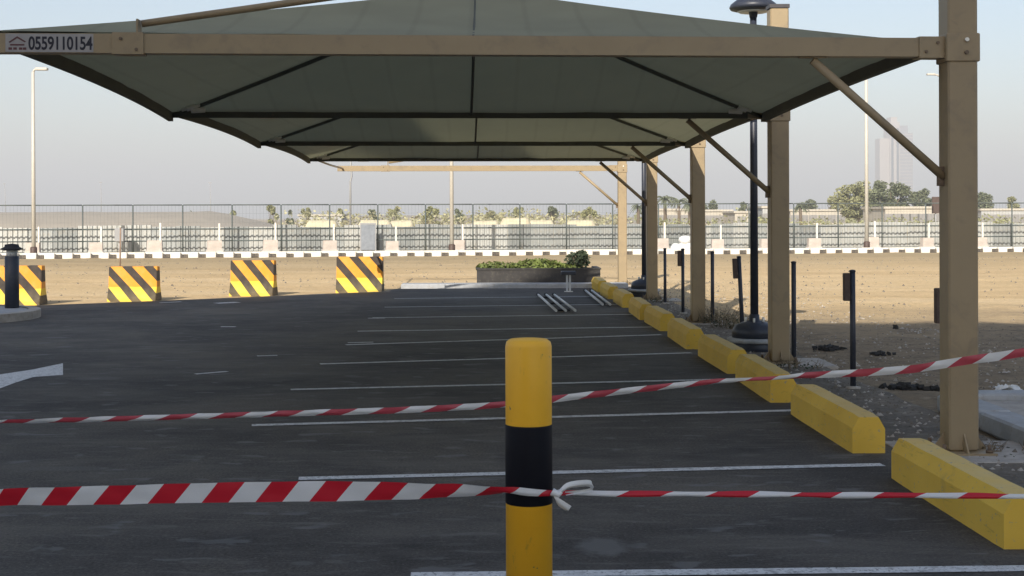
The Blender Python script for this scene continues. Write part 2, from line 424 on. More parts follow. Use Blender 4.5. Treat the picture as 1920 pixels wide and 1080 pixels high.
for a, c, wd_ in (((405, 569), (446, 567), .25), ((366, 702), (426, 697), .07), ((414, 613), (442, 613), .10), ((300, 568), (340, 566), .12), ((690, 597), (722, 597), .10), ((482, 668), (520, 667), .07), ((652, 643), (700, 642), .08)):
    o = MB(); v_, f_ = strip(gp(*a), gp(*c), wd_); o.add(v_, [f[::-1] for f in f_]); tag(o.build('worn_marking', M['line']), kind='structure')

# ------------------------------------------------------------------ unseen buildings behind the viewpoint, shaped for the shade edges, pale for bounce
SV = Vector((math.sin(AZ), math.cos(AZ)))/math.tan(EL)      # shadow shift per metre of height
def block(name, pts, h, label, cat):
    r = empty(name, (pts[0][0], pts[0][1], 0))
    q = [(x-pts[0][0], y-pts[0][1]) for x, y in pts]
    m = MB(); m.loft([[(x, y, -.05) for x, y in q], [(x, y, h) for x, y in q]]); m.build('wall', M['wall_dark'], r)
    # windows on the side that faces the car park
    a, c = Vector(q[0]), Vector(q[1]); d = (c-a); L = d.length; d.normalize(); nrm = Vector((d.y, -d.x))
    if nrm.y < 0: nrm = -nrm
    wm = MB(); p0 = Vector((0, 0))
    ang = math.atan2(d.y, d.x)
    pane = MB(); pane.box((-.9, -.02, -.8), (.9, .02, .8)); first = None
    for fl in range(int((h-.8)/3.4)):
        for k in range(int(L/4.2)):
            c0 = a+d*(2.6+4.2*k)+nrm*.025
            if first is None: first = pane.build('window', M['glass'], r); o = first
            else: o = first.copy(); col.objects.link(o); o.parent = r
            o.location = (c0.x, c0.y, 1.9+3.4*fl); o.rotation_euler.z = ang
    tag(r, label, cat)
    return r
h1 = 28.5; y1 = 20.6-SV.y*h1
block('unseen_shade_building', [(-8-SV.x*h1, y1), (15-SV.x*h1, y1), (15-SV.x*h1, y1-12), (-6-SV.x*h1, y1-12)], h1, 'unseen wide pale panelled block behind the viewpoint, shaped to shade the car park', 'building')
h2 = 36.0; sh = SV*h2
E = [Vector((2.9, 32.7))-sh, Vector((-8.9, 24.6))-sh]; d = (E[1]-E[0]).normalized(); nb = -SV.normalized()
P0, P1 = E[0], E[0]+d*26
block('unseen_shade_tower', [tuple(P1), tuple(P0), tuple(P0+nb*10), tuple(P1+nb*10)], h2, 'unseen tall pale panelled block behind the viewpoint on the left, shaped to cast shade', 'building')

# ------------------------------------------------------------------ cantilever frames
BZ = 2.73; COLX = 3.2; SK = -.42      # beam centre height, column axis, skew of beam tip
YS = [9.2, 14.85, 20.5, 26.15, 31.8]
def make_frame():
    r = empty('carport_support')
    m = MB(); m.bbox((-.1, -.1, .02), (.1, .1, 3.86), .012); m.build('column', M['tan'], r)
    m = MB(); m.box((-.108, -.108, 3.86), (.108, .108, 3.9)); m.build('column_cap', M['cap'], r)
    m = MB(); m.box((-.19, -.19, 0.0), (.19, .19, .02)); bp = m.build('base_plate', M['tan'], r)
    bo = None
    for x in (-.15, .15):
        for y in (-.15, .15):
            if bo is None:
                m = MB(); m.tube([(0, 0, .02), (0, 0, .075)], .014, 6); m.tube([(0, 0, .02), (0, 0, .04)], .026, 6); bo = m.build('bolt', M['tan_dark'], bp); o = bo
            else: o = bo.copy(); col.objects.link(o); o.parent = bp
            o.location = (x, y, 0)
    for x, y in ((-.1, 0), (.1, 0), (0, .1), (0, -.1)):   # stiffener fins
        m = MB(); d = Vector((x, y, 0)).normalized(); s = Vector((-d.y, d.x, 0))*.005
        a = Vector((x, y, .02)); vs = [a-s, a+d*.085-s, a+Vector((0, 0, .12))-s, a+s, a+d*.085+s, a+Vector((0, 0, .12))+s]
        m.add(vs, [(0, 2, 1), (3, 4, 5), (0, 1, 4, 3), (1, 2, 5, 4), (2, 0, 3, 5)]); m.build('base_stiffener', M['tan'], r)
    m = MB(); m.bbox((-.112, -.112, BZ-.1), (.112, .112, BZ+.09), .006); cl = m.build('collar', M['tan'], r)
    for x, z in ((.02, .045), (.018, -.04)):
        m = MB(); m.tube([(x, -.112, BZ+z), (x, -.128, BZ+z)], .014, 8); m.build('bolt', M['steel'] if z > 0 else M['tan_dark'], cl)
    tip = Vector((-6.9, SK*6.9/6.4, BZ)); d = tip.normalized()
    dirx = Vector((-1, SK/6.4, 0)).normalized()
    P = lambda t, z=BZ, y=0: Vector((0, 0, z))+dirx*t+Vector((0, y, 0))
    m = MB(); m.beam(P(.112), P(6.62), .11, .125); m.build('beam', M['tan'], r)
    m = MB(); m.beam(P(.113), P(.29), .128, .143); sl_ = m.build('beam_sleeve', M['tan'], r)
    for t in (.16, .24):
        m = MB(); q = P(t, BZ+(.03 if t < .2 else -.03), -.064); m.tube([q, q+Vector((0, -.01, 0))], .011, 8); m.build('bolt', M['tan_dark'], sl_)
    m = MB(); m.beam(P(5.42), P(5.62), .13, .14); pl = m.build('tie_bracket', M['tan'], r)
    m = MB(); m.beam(P(5.46, BZ+.07), P(5.46, BZ+.16), .012, .10); m.build('lug', M['tan'], pl)
    for t, z in ((5.46, -.04), (5.56, .03)):
        m = MB(); q = P(t, BZ+z, -.066); m.tube([q, q+Vector((0, -.008, 0))], .011, 8); m.build('bolt', M['tan_dark'], pl)
    m = MB(); m.tube([P(5.44, BZ+.135), P(.1, 3.66)], .024, 12); m.build('tie_rod', M['tan'], r)
    m = MB(); m.tube([P(.1, 1.86), P(1.0, BZ-.085)], .03, 12); kb = m.build('knee_brace', M['tan'], r)
    m = MB(); m.box((-.14, -.02, 1.80), (-.1, .02, 1.93)); m.build('brace_lug', M['tan_dark'], kb)
    m = MB(); q = P(1.0, BZ-.085); m.beam(q+Vector((-.09, 0, .02)), q+Vector((.09, 0, .02)), .05, .012); m.build('brace_plate', M['tan'], kb)
    return r
fr0 = make_frame()
labs = ['tan steel cantilever frame nearest the viewer, its beam carrying the phone number sign',
        'tan steel cantilever frame in front of the navy lamp post, second from the viewer',
        'tan steel cantilever frame in the middle of the row, third column from the viewer',
        'tan steel cantilever frame whose column stands before the farther navy lamp post',
        'tan steel cantilever frame at the far end with bare beam and no cloth']
frames = []
for i, y in enumerate(YS):
    f = fr0 if i == 0 else copy_tree(fr0)
    f.location = (COLX, y, 0); tag(f, labs[i], 'carport frame', 'cantilever frames of the shade row'); frames.append(f)
bdir = Vector((-1, SK/6.4, 0)).normalized()
def bpt(i, t, z=BZ): return Vector((COLX, YS[i], z))+bdir*t
# sign on first beam
f0 = frames[0]
def loc(t, y, z): return Vector((0, 0, z))+bdir*t+Vector((0, y, 0))
sg = MB(); a_, c_ = loc(6.29, -.0575, BZ), loc(5.735, -.0575, BZ)
sg.beam(a_, c_, .003, .118); sgo = sg.build('sign', M['sign_bg'], f0); tag(sgo, 'pale sticker with dark phone number and roof emblem')
def text_mesh(txt, name, mat, width, height, origin, xdir, parent):
    cu = bpy.data.curves.new(name, 'FONT'); cu.body = txt; cu.extrude = .0; cu.offset = .023; cu.space_character = .96
    to = bpy.data.objects.new('tmp', cu); col.objects.link(to)
    dg = bpy.context.evaluated_depsgraph_get(); me = bpy.data.meshes.new_from_object(to.evaluated_get(dg))
    bpy.data.objects.remove(to)
    X = [v.co.x for v in me.vertices]; Yv = [v.co.y for v in me.vertices]
    x0, x1, y0, y1_ = min(X), max(X), min(Yv), max(Yv)
    for v in me.vertices:
        u = (v.co.x-x0)/(x1-x0)*width; h_ = (v.co.y-y0)/(y1_-y0)*height
        v.co = Vector(origin)+Vector(xdir)*u+Vector((0, 0, h_))
    me.materials.clear(); me.materials.append(mat)
    o = bpy.data.objects.new(name, me); col.objects.link(o); o.parent = parent
    return o
text_mesh('0559110154', 'lettering', M['sign_ink'], .405, .088, loc(6.145, -.0605, BZ-.046), -bdir, sgo)
em = MB(); o0 = loc(6.27, -.0607, BZ)
def ep(u, v): return o0-bdir*u+Vector((0, 0, v))
em.add([ep(.0, .005), ep(.055, .042), ep(.11, .008), ep(.102, .002), ep(.055, .03), ep(.008, -.001)], [(0, 1, 4, 5), (1, 2, 3, 4)])
em.add([ep(.01, -.008), ep(.10, -.008), ep(.10, -.018), ep(.01, -.018)], [(0, 3, 2, 1)])
for u in (.0, .03, .065, .09): em.add([ep(u, -.03), ep(u+.022, -.03), ep(u+.022, -.045), ep(u, -.045)], [(0, 3, 2, 1)])
em.build('emblem', M['sign_red'], sgo)

# fabric bays
APX, APZ = -.08, 3.59
def make_canopy(i):
    org = Vector((-.1, (YS[i]+YS[i+1])/2+SK/2, 0))
    r = empty('shade_canopy', org)
    L0, L1 = 6.54, .17
    A = bpt(i, 6.40 if i == 0 else L0, BZ+(.09 if i == 0 else .045)); B = bpt(i, L1, BZ+.045); Cc = bpt(i+1, L1, BZ-.02); D = bpt(i+1, L0, BZ-.02)
    A.y += .04; B.y += .04; Cc.y -= .02; D.y -= .02
    ap = Vector((APX, org.y, APZ))
    n = 20; m = MB()
    def edge(P, Q, t, sag):
        p = P.lerp(Q, t); k = 4*t*(1-t)
        cen = Vector((APX, org.y, p.z)); dd = (cen-p); dd.z = 0; dd.normalize()
        p += Vector((1 if P.x < 0 else -1, 0, 0))*sag*k; p.z += sag*.35*k
        return p
    sides = [(A, B, 0.0), (B, Cc, .03), (Cc, D, 0.0), (D, A, .06)]
    for P, Q, sag in sides:
        vs = []; fs = []
        for a in range(n+1):
            t = a/n; e = edge(P, Q, t, sag)
            for c in range(n+1):
                u = c/n; p = e.lerp(ap, u)
                k = 4*t*(1-t)
                p.z -= .16*k*u*(1-u)*1.6        # panel tension, slightly dished between the hips
                # hips sag a little as cloth
                p.z -= .10*u*(1-u)
                p.z += (.012*mn.noise((p.x*2, p.y*2, i))+.010*mn.noise((t*26, u*3, i+5)))*(1-u)*k
                vs.append(p-org)
        for a in range(n):
            for c in range(n):
                q = a*(n+1)+c; fs.append((q, q+n+1, q+n+2, q+1))
        m.add(vs, fs, 0, True)
    m.build('fabric', M['fabric'], r)
    for P in (A, B, Cc, D):
        pts = []
        for c in range(13):
            u = c/12; p = P.lerp(ap, u); p.z -= .10*u*(1-u)+.035; pts.append(p-org)
        m = MB(); m.tube(pts, .021, 8); m.build('hip_rafter', M['hem'], r)
    for P, Q in ((A, B), (Cc, D)):      # centre seam on near and far slopes
        pts = []
        for c in range(13):
            u = c/12; p = P.lerp(Q, .5).lerp(ap, u); p.z -= .16*u*(1-u)*1.6+.10*u*(1-u)+.012; pts.append(p-org)
        m = MB(); m.tube(pts, .014, 6); m.build('seam', M['hem'], r)
    for P, Q, sag in (sides[1], sides[3]):
        pts = [edge(P, Q, k/16, sag)-org-Vector((0, 0, .01)) for k in range(17)]
        m = MB(); rings = []
        [m.beam(pts[k]-Vector((0,0,.03)), pts[k+1]-Vector((0,0,.03)), .05, .09) for k in range(16)]; m.build('edge_hem', M['hem'], r)
    # dark strip on the front of the far beam, standing in for its shade
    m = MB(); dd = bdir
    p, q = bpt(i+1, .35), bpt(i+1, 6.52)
    m.beam(p-org+Vector((0, -.062, -.004)), q-org+Vector((0, -.062, -.004)), .012, .134); m.build('beam_shade_strip', M['hem'], r)
    for t, sgn in ((6.3, 1), (.42, -1)):       # turnbuckles at far corners
        q = bpt(i+1, t, BZ-.01)-org+Vector((-.06*sgn, -.32, 0))
        e = q+Vector((.20*sgn, -.03, .05)); m = MB(); m.tube([q, q.lerp(e, .25), q.lerp(e, .27), q.lerp(e, .7), q.lerp(e, .72), e], [.016, .016, .028, .028, .016, .016], 8); m.build('turnbuckle', M['steel'], r)
        e = q+Vector((.16*sgn, .0, .0)); q2 = q+Vector((.1*sgn, 0, -.0))
        m = MB(); m.tube([q2, q2.lerp(e, .5), e+Vector((.08*sgn, 0, 0))], [.032, .032, .026], 8); m.build('turnbuckle', M['steel'], r)
    m = MB(); m.lathe(ap-org-Vector((0, 0, .06)), [(.001, 0), (.16, 0), (.16, .02), (.001, .035)], 16); m.build('apex_plate', M['hem'], r)
    return r
cl_ = ['grey green pyramid shade cloth nearest the viewer, between first and second beams',
       'grey green pyramid shade cloth of the middle bay, behind the nearest one',
       'grey green pyramid shade cloth farthest off, before the bare beam']
for i in range(3):
    tag(make_canopy(i), cl_[i], 'shade canopy', 'pyramid shade cloths over the parking bays')
# bare edge pipe of the unfinished last bay
o = MB(); p, q = bpt(3, 6.5, BZ), bpt(4, 6.5, BZ); o.tube([p+Vector((0, .06, 0)), p.lerp(q, .5)+Vector((.02, 0, -.02)), q-Vector((0, .06, 0))], .022, 8)
tag(o.build('edge_cable', M['tan']), 'thin edge cable linking the last two beam tips of the bare bay', 'cable')

# concrete pads
for i, y in enumerate(YS):
    m = MB(); s = .52
    m.bbox((-.42, -.42, -.2), (.52, .42, .006), .004)
    o = m.build('concrete_pad', M['concrete']); o.location = (COLX+.02, y, 0); tag(o, kind='structure')

# ------------------------------------------------------------------ wheel stops
def make_stop(L, seed):
    m = MB(); rings = []
    prof = [(-.115, 0), (-.115, .172), (-.068, .25), (.068, .25), (.115, .172), (.115, 0)]
    n = 14
    for k in range(n+1):
        u = k/n; y = -L/2+L*u
        i = .012 if k in (0, n) else 0
        rings.append([(x*(1-i*3)+.004*mn.noise((y*3, x*9, seed)), y, max(0, z-i*(.6 if z > .1 else 0))+.0035*mn.noise((y*4, z*9, seed+3))*(z > 0)) for x, z in prof])
    m.loft(rings[::-1]); 
    return m
nears = [(1882, 1030), (1593, 850), (1456, 755), (1357, 701), (1280, 655), (1231, 621), (1192, 600), (1160, 577), (1137, 561), (1120, 548)]
sl_lab = ['yellow concrete wheel stop nearest the viewer, running out at the right edge of the picture',
          'yellow concrete wheel stop beside the nearest tan column, second from the viewer',
          'yellow concrete wheel stop crossed by the far red and white tape',
          'yellow concrete wheel stop left of the second column base, fourth from the viewer',
          'yellow concrete wheel stop beside the navy lamp post footing, fifth from the viewer',
          'yellow concrete wheel stop left of the third column base, sixth from the viewer',
          'yellow concrete wheel stop seventh from the viewer, just beyond the third column base',
          'yellow concrete wheel stop eighth from the viewer, in front of the fourth column',
          'yellow concrete wheel stop next to last in the row, by the metal rails',
          'yellow concrete wheel stop at the far end of the row by the planter']
for i, p in enumerate(nears):
    g = gp(*p); L = 1.78+.06*math.sin(i*2.3)
    o = make_stop(L, i*5.1).build('wheel_stop', M['yellow'])
    o.location = (2.47-.012*i+.115+.012*math.sin(i*3), g.y+L/2, 0); o.rotation_euler.z = R([.3, .2, -.6, .5, -.4, .6, -.8, .3, .5, -.4][i])
    tag(o, sl_lab[i], 'wheel stop', 'yellow wheel stops along the parking bays')

# ------------------------------------------------------------------ slim posts with boxes behind the row
def make_post(boxed, h=1.07):
    r = empty('service_post')
    m = MB(); m.tube([(0, 0, -.03), (0, 0, h)], .027, 10); m.build('post', M['navy'], r)
    m = MB(); m.lathe((0, 0, h), [(.031, 0), (.031, .012), (.012, .02)], 10); m.build('cap', M['navy'], r)
    if boxed:
        m = MB(); m.bbox((-.085, -.03, h-.27), (-.0275, .03, h-.012), .006); m.build('box', M['brown'], r)
    m = MB(); m.lathe((0, 0, -.03), [(.07, 0), (.07, .042), (.03, .05)], 12); m.build('foot', M['concrete'], r)
    return r
pl_ = [(3.38, 9.97, 1, 1.08, 0, 'dark slim post with box half hidden behind the nearest tan column'),
       (3.41, 12.63, 1, 1.08, 0, 'dark slim post with brown box at its top, standing free between the first two columns'),
       (3.42, 15.1, 0, 1.08, 0, 'dark slim post just right of the second column'),
       (3.31, 17.5, 1, 1.07, -2.5, 'leaning dark slim post with brown box, just left of the near navy lamp post'),
       (3.37, 20.2, 0, 1.06, 0, 'dark slim post right beside the third column'),
       (3.25, 22.4, 1, 1.05, 0, 'dark slim post just left of the third column'),
       (3.30, 25.0, 0, 1.0, 0, 'dark slim post farthest off, right of the fourth column')]
for x, y, bx, h, tilt, lb in pl_:
    o = make_post(bx, h); o.location = (x, y, 0); o.rotation_euler.y = R(tilt); o.rotation_euler.x = R(random.uniform(-.8, .8))
    tag(o, lb, 'post', 'slim dark posts behind the columns')

# ------------------------------------------------------------------ navy lamp posts
def make_lamp():
    r = empty('lamp_post')
    m = MB(); m.tube([(0, 0, .3), (0, 0, 4.02)], [.05, .04], 16); m.build('pole', M['navy'], r)
    m = MB(); m.lathe((0, 0, 0), [(.30, -.05), (.30, .085), (.29, .095)], 28); m.build('footing', M['navy'], r)
    m = MB(); m.lathe((0, 0, .095), [(.325, 0), (.33, .03), (.31, .05), (.2, .055)], 28); m.build('flange', M['kerbgrey'], r)
    m = MB(); m.lathe((0, 0, .15), [(.265, 0), (.262, .09), (.225, .145), (.13, .185), (.062, .205), (.06, .27), (.05, .275)], 28); bc = m.build('base_cover', M['navy'], r)
    for k in range(6):
        a = k*math.pi/3+.3; m = MB(); m.tube([(.12*math.cos(a), .12*math.sin(a), .33), (.12*math.cos(a), .12*math.sin(a), .385)], .014, 6); m.build('bolt', M['steel'], bc)
    m = MB(); m.lathe((0, 0, 4.0), [(.045, -.02), (.055, .05), (.20, .055), (.27, .075), (.285, .10), (.27, .135), (.20, .19), (.09, .235), (.001, .245)], 32); hd = m.build('lamp_head', M['navy'], r)
    m = MB(); m.lathe((0, 0, 4.045), [(.06, 0), (.17, -.004), (.19, .008)], 28); m.build('lens', M['lens'], hd)
    return r
l0 = make_lamp(); l0.location = (3.22, 16.3, 0); tag(l0, 'navy lamp post with dished head just left of the second column', 'lamp post', 'navy lamp posts')
l1 = copy_tree(l0); l1.location = (3.19, 27.35, 0); tag(l1, 'farther navy lamp post, close against the left side of the fourth column', 'lamp post', 'navy lamp posts')

# ------------------------------------------------------------------ foreground bollard and tapes
BX, BY = (990-CX)*5.1/FPX, 5.1
r = empty('bollard', (BX, BY, 0))
m = MB(); m.lathe((0, 0, 0), [(.087, -.05), (.087, 1.115), (.083, 1.132), (.07, 1.142), (.001, 1.148)], 40); m.build('post', M['yellow_gloss'], r)
m = MB(); m.lathe((0, 0, 0), [(.0872, .530), (.0885, .5325), (.0885, .822), (.0872, .8245)], 40); m.f = m.f[:-2]; m.m = m.m[:-2]; m.sm = m.sm[:-2]; m.build('black_band', M['black_gloss'], r)
tag(r, 'yellow steel bollard with a black band and tape knotted round it, centre foreground', 'bollard')

def ribbon(name, pts, wd, mat, period, parent=None, stretch=None):
    """pts: list of (Vector, tilt angle in radians about the path, width factor); angle 0 = upright"""
    # catmull interpolate
    P = []
    n = len(pts)
    for i in range(n-1):
        p0, p1, p2, p3 = pts[max(i-1, 0)], pts[i], pts[i+1], pts[min(i+2, n-1)]
        k = max(3, int((p2[0]-p1[0]).length/.03))
        for j in range(k):
            t = j/k
            f = lambda a, b_, c, d_: .5*((2*b_)+(-a+c)*t+(2*a-5*b_+4*c-d_)*t*t+(-a+3*b_-3*c+d_)*t**3)
            P.append((f(p0[0], p1[0], p2[0], p3[0]), p1[1]+(p2[1]-p1[1])*t, p1[2]+(p2[2]-p1[2])*t))
    P.append(pts[-1])
    m = MB(); vs = []; uv = []; L = 0
    for i, (p, a, wf) in enumerate(P):
        q = P[min(i+1, len(P)-1)][0]; o = P[max(i-1, 0)][0]; d = (q-o).normalized()
        if i: L += (p-P[i-1][0]).length*(stretch(p) if stretch else 1)
        up = Vector((0, 0, 1)); up = (up-d*up.dot(d))
        up = up.normalized() if up.length > .05 else Vector((0, 1, 0))
        side = d.cross(up)
        ax = up*math.cos(a)+side*math.sin(a); nn = ax.cross(d)
        fold = (1-wf)
        for j in range(5):
            s = (j/4-.5)
            off = ax*s*wd*wf + nn*(fold*.35*wd*(abs(s)*2-.5)) + nn*(.0022*math.sin(L*23+j*1.3)+.004*mn.noise((L*9, j*.8, 2)))
            vs.append(p+off); uv.append((L/period, j/4))
    n = len(P)
    fs = [(5*i+j, 5*i+j+1, 5*i+j+6, 5*i+j+5) for i in range(n-1) for j in range(4)]
    m.add(vs, fs, 0, True)
    return m.build(name, mat, parent, uv=uv)
s0 = 5.02
tp = [(at(-900, 985, 5.6), .1, .95), (at(-300, 950, 5.3), .1, .95), (at(0, 933, 5.15), .35, .95), (at(150, 930, 5.1), .15, .95), (at(300, 926, 5.1), .1, .97), (at(450, 923, 5.08), .05, 1), (at(620, 921, 5.05), .05, 1),
      (at(780, 921, 5.03), .35, .9), (at(880, 921, 5.02), .6, .75), (at(944, 921, 5.0), .8, .55), (at(990, 926, 5.0), .6, .45), (at(1036, 927, 5.015), .5, .35),
      (at(1080, 926, 5.05), .5, .26), (at(1150, 927, 5.08), .6, .2), (at(1300, 927, 5.12), .8, .17), (at(1450, 928, 5.18), .7, .15), (at(1600, 929, 5.25), .8, .13), (at(1800, 930, 5.3), .6, .13), (at(1950, 932, 5.35), .7, .2), (at(2500, 935, 5.5), .7, .25)]
o = ribbon('barrier_tape', tp, .076, M['tape'], .205, None, lambda p: 1 if p.x < .25 else .6)
tag(o, 'near red and white barrier tape tied round the yellow bollard, twisted thin on the right', 'barrier tape')
# bow and tail of the knot
def pk(x, y, Y=5.03): return at(x, y, Y)
bow = MB()
kn = [(pk(1030, 926), .3, .4), (pk(1050, 922, 5.0), .2, .3), (pk(1065, 912, 5.0), .2, .5), (pk(1085, 908, 5.01), .3, .55), (pk(1106, 907, 5.03), .3, .5), (pk(1111, 914, 5.06), .2, .3), (pk(1100, 920, 5.05), .2, .25), (pk(1060, 926, 5.03), .4, .3)]
wm = simple('white_tape_back', (.78, .78, .77), .35, .1, 8)
q1 = ribbon('bow_loop', kn, .05, wm, .3, o)
tl = [(pk(1036, 922, 5.0), .2, .3), (pk(1042, 935, 4.99), .6, .45), (pk(1052, 945, 4.99), .5, .6), (pk(1066, 955, 5.0), .7, .65)]
q2 = ribbon('tape_tail', tl, .05, wm, .3, o)
m = MB(); c = pk(1043, 925, 5.0)
m.tube([c+Vector((-.018, 0, -.006)), c+Vector((-.008, -.008, .006)), c+Vector((.006, -.006, -.004)), c+Vector((.02, 0, .004))], [.006, .015, .014, .006], 8); m.build('knot', wm, o)
for x in (o,): pass
tp2 = [(at(-700, 800, 8.2), .3, .6), (at(-200, 797, 8.3), .3, .55), (at(0, 792, 8.35), .9, .6), (at(120, 789, 8.4), .7, .6), (at(250, 785, 8.4), .3, .5), (at(540, 776, 8.45), .3, .55), (at(760, 769, 8.45), .2, .6), (at(945, 759, 8.5), .3, .6), (at(1035, 749, 8.5), .25, .65),
       (at(1160, 735, 8.5), .3, .6), (at(1290, 721, 8.5), .3, .55), (at(1370, 714, 8.5), .6, .5), (at(1440, 711, 8.5), .8, .4), (at(1520, 704, 8.5), .3, .6), (at(1620, 699, 8.5), .2, .7), (at(1720, 691, 8.5), .2, .75), (at(1800, 678, 8.5), .2, .8), (at(1920, 661, 8.5), .2, .8), (at(2300, 600, 8.5), .3, .8)]
o = ribbon('barrier_tape', tp2, .070, M['tape_pale'], .33)
tag(o, 'far red and white tape passing behind the yellow bollard and across the nearest column', 'barrier tape')

# ------------------------------------------------------------------ hazard striped blocks
def make_block():
    m = MB(); Wd = .48; rings = []
    prof = [(-.30, 0), (-.30, .07), (-.17, .30), (-.12, .74), (.12, .74), (.17, .30), (.30, .07), (.30, 0)]
    xs_ = [-Wd, -Wd+.015, -.25, 0, .25, Wd-.015, Wd]
    for k, x in enumerate(xs_):
        e = .015 if k in (0, 6) else 0
        rings.append([(x, y*(1-e*2), z-(e if z > .7 else 0)) for y, z in prof])
    m.loft(rings); return m
hb = None
hz = [((22, 570), 1.02, 1.0, 4, 'black and yellow striped concrete block cut by the left edge behind the dark bollard light'),
      ((245, 563), .98, .92, 2, 'black and yellow striped concrete block second from the left, before the rusty post'),
      ((471, 553), .95, 1.0, -2, 'black and yellow striped concrete block third from the left'),
      ((673, 547), 1.04, 1.05, -1, 'black and yellow striped concrete block nearest the middle, rightmost of the four')]
for (px, py), sx, sz, a, lb in hz:
    g = gp(px, py)
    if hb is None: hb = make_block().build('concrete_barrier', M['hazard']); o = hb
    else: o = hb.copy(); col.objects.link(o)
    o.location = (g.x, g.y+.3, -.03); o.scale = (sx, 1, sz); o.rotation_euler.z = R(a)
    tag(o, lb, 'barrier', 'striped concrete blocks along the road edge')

# ------------------------------------------------------------------ left island and bollard light
m = MB(); pts = []
cx_, cy_, rr = -9.0, 21.75, 1.72
pl = [(-30, cy_+rr)]+[(cx_+rr*math.sin(a)*1.05, cy_+rr*math.cos(a)) for a in [R(5+10*k) for k in range(18)]]+[(-30, cy_-rr)]
inner = [(-30, cy_+rr-.18)]+[(cx_+(rr-.18)*math.sin(a)*1.05, cy_+(rr-.18)*math.cos(a)) for a in [R(5+10*k) for k in range(18)]]+[(-30, cy_-rr+.18)]
n = len(pl); b_ = MB()
b_.add([(x, y, -.02) for x, y in pl]+[(x, y, .13) for x, y in pl]+[(x, y, .13) for x, y in inner], [(i+1, i, n+i, n+i+1) for i in range(n-1)]+[(n+i+1, n+i, 2*n+i, 2*n+i+1) for i in range(n-1)])
isl = tag(b_.build('traffic_island', M['concrete']), kind='structure')
m.add([(x, y, .118) for x, y in inner], [tuple(range(n))[::-1]]); m.build('island_fill', M['kerbgrey'], isl)
bl = empty('bollard_light', (-7.87, 22.6, .118))
m = MB(); m.lathe((0, 0, 0), [(.115, -.01), (.115, .86), (.11, .862)], 24); m.build('post', M['navy'], bl)
m = MB(); m.lathe((0, 0, .86), [(.09, 0), (.088, .10)], 24); m.build('lens', M['lens'], bl)
m = MB(); m.lathe((0, 0, .955), [(.10, 0), (.175, .012), (.18, .03), (.12, .06), (.11, .10), (.001, .115)], 24); m.build('cap', M['black'], bl)
tag(bl, 'dark navy bollard light with pale band and flared cap on the kerbed island at left', 'bollard light')

# ------------------------------------------------------------------ planter, light post, rails lying on the ground
py0 = 31.15
pr = empty('planter', (1.25, py0, 0))
m = MB(); a, c, hh, t_ = -1.45, 1.38, .39, .10
m.box((a, 0, 0), (c, t_, hh)); m.box((a, t_, 0), (a+t_, 1.3, hh)); m.box((c-t_, t_, 0), (c, 1.3, hh)); m.box((a+t_, 1.2, 0), (c-t_, 1.3, hh)); m.build('wall', M['planter'], pr)
m = MB(); m.box((a-.02, -.02, hh), (c+.02, t_+.02, hh+.035)); m.box((a-.02, t_+.02, hh), (a+t_, 1.32, hh+.035)); m.box((c-t_, t_+.02, hh), (c+.02, 1.32, hh+.035)); m.build('coping', M['planter'], pr)
m = MB(); m.box((a+t_+.002, t_+.002, .02), (c-t_-.002, 1.198, hh-.05)); m.build('soil', M['dark_rubble'], pr)
tag(pr, 'low charcoal planter wall at the far end of the parking lane', 'planter')
def leaves(m, cen, rad, n, size, rng, flat=1.0):
    for _ in range(n):
        while True:
            v = Vector((rng.uniform(-1, 1), rng.uniform(-1, 1), rng.uniform(-1, 1)))
            if .25 < v.length < 1: break
        p = Vector(cen)+Vector((v.x*rad[0], v.y*rad[1], v.z*rad[2]))
        a = Vector((rng.uniform(-1, 1), rng.uniform(-1, 1), rng.uniform(-.6, .6))).normalized()
        b2 = a.cross(Vector((rng.uniform(-1, 1), rng.uniform(-1, 1), rng.uniform(-1, 1)))).normalized()
        s = size*rng.uniform(.6, 1.3)
        m.add([p-a*s, p+b2*s*.5, p+a*s, p-b2*s*.5], [(0, 1, 2, 3)])
def plant(name, loc_, parts, size, mat, label, cat, trunk=None, seed=0, group=None):
    rng = random.Random(seed); r = empty(name, loc_)
    m = MB()
    for cen, rad, n in parts: leaves(m, cen, rad, n, size, rng)
    m.build('crown', mat, r)
    m = MB()
    if trunk:
        for pts, rads in trunk: m.tube(pts, rads, 7)
    else:
        for cen, rad, n in parts:
            for _ in range(5): m.tube([(cen[0]*.5, cen[1]*.5, -.03), (cen[0]+rng.uniform(-.5, .5)*rad[0], cen[1]+rng.uniform(-.5, .5)*rad[1], cen[2]+rng.uniform(-.2, .6)*rad[2])], [max(.006, size*.12), max(.003, size*.05)], 5)
    m.build('trunk' if trunk else 'stem', M['bark'], r)
    tag(r, label, cat, group); return r
plant('ground_cover_plant', (.9, py0+.65, .3), [((-.6, 0, .13), (.55, .45, .13), 500), ((.35, 0, .16), (.6, .45, .16), 600), ((1.0, 0, .10), (.4, .4, .12), 300)], .06, M['leaf_br'], 'yellow green low planting filling the charcoal planter', 'plant', seed=3)
plant('shrub', (2.15, py0+.6, .34), [((0, 0, .24), (.30, .25, .22), 500), ((.12, 0, .38), (.15, .15, .1), 150)], .05, M['leaf_dk'], 'small dark green shrub at the right end of the charcoal planter', 'shrub', seed=4)
lp = empty('light_stand', tuple(gp(1066, 547)))
m = MB(); m.box((-.05, -.05, 0), (-.012, .05, .36)); m.box((.012, -.05, 0), (.05, .05, .36)); m.build('post', M['white_metal'], lp)
m = MB(); m.bbox((-.16, -.1, .36), (.16, .1, .44), .012); m.build('head', M['navy'], lp)
m = MB(); m.box((-.09, -.09, 0), (.09, .09, .012)); m.build('base_plate', M['steel'], lp)
tag(lp, 'short pale twin post with dark flat head in front of the charcoal planter', 'low light')
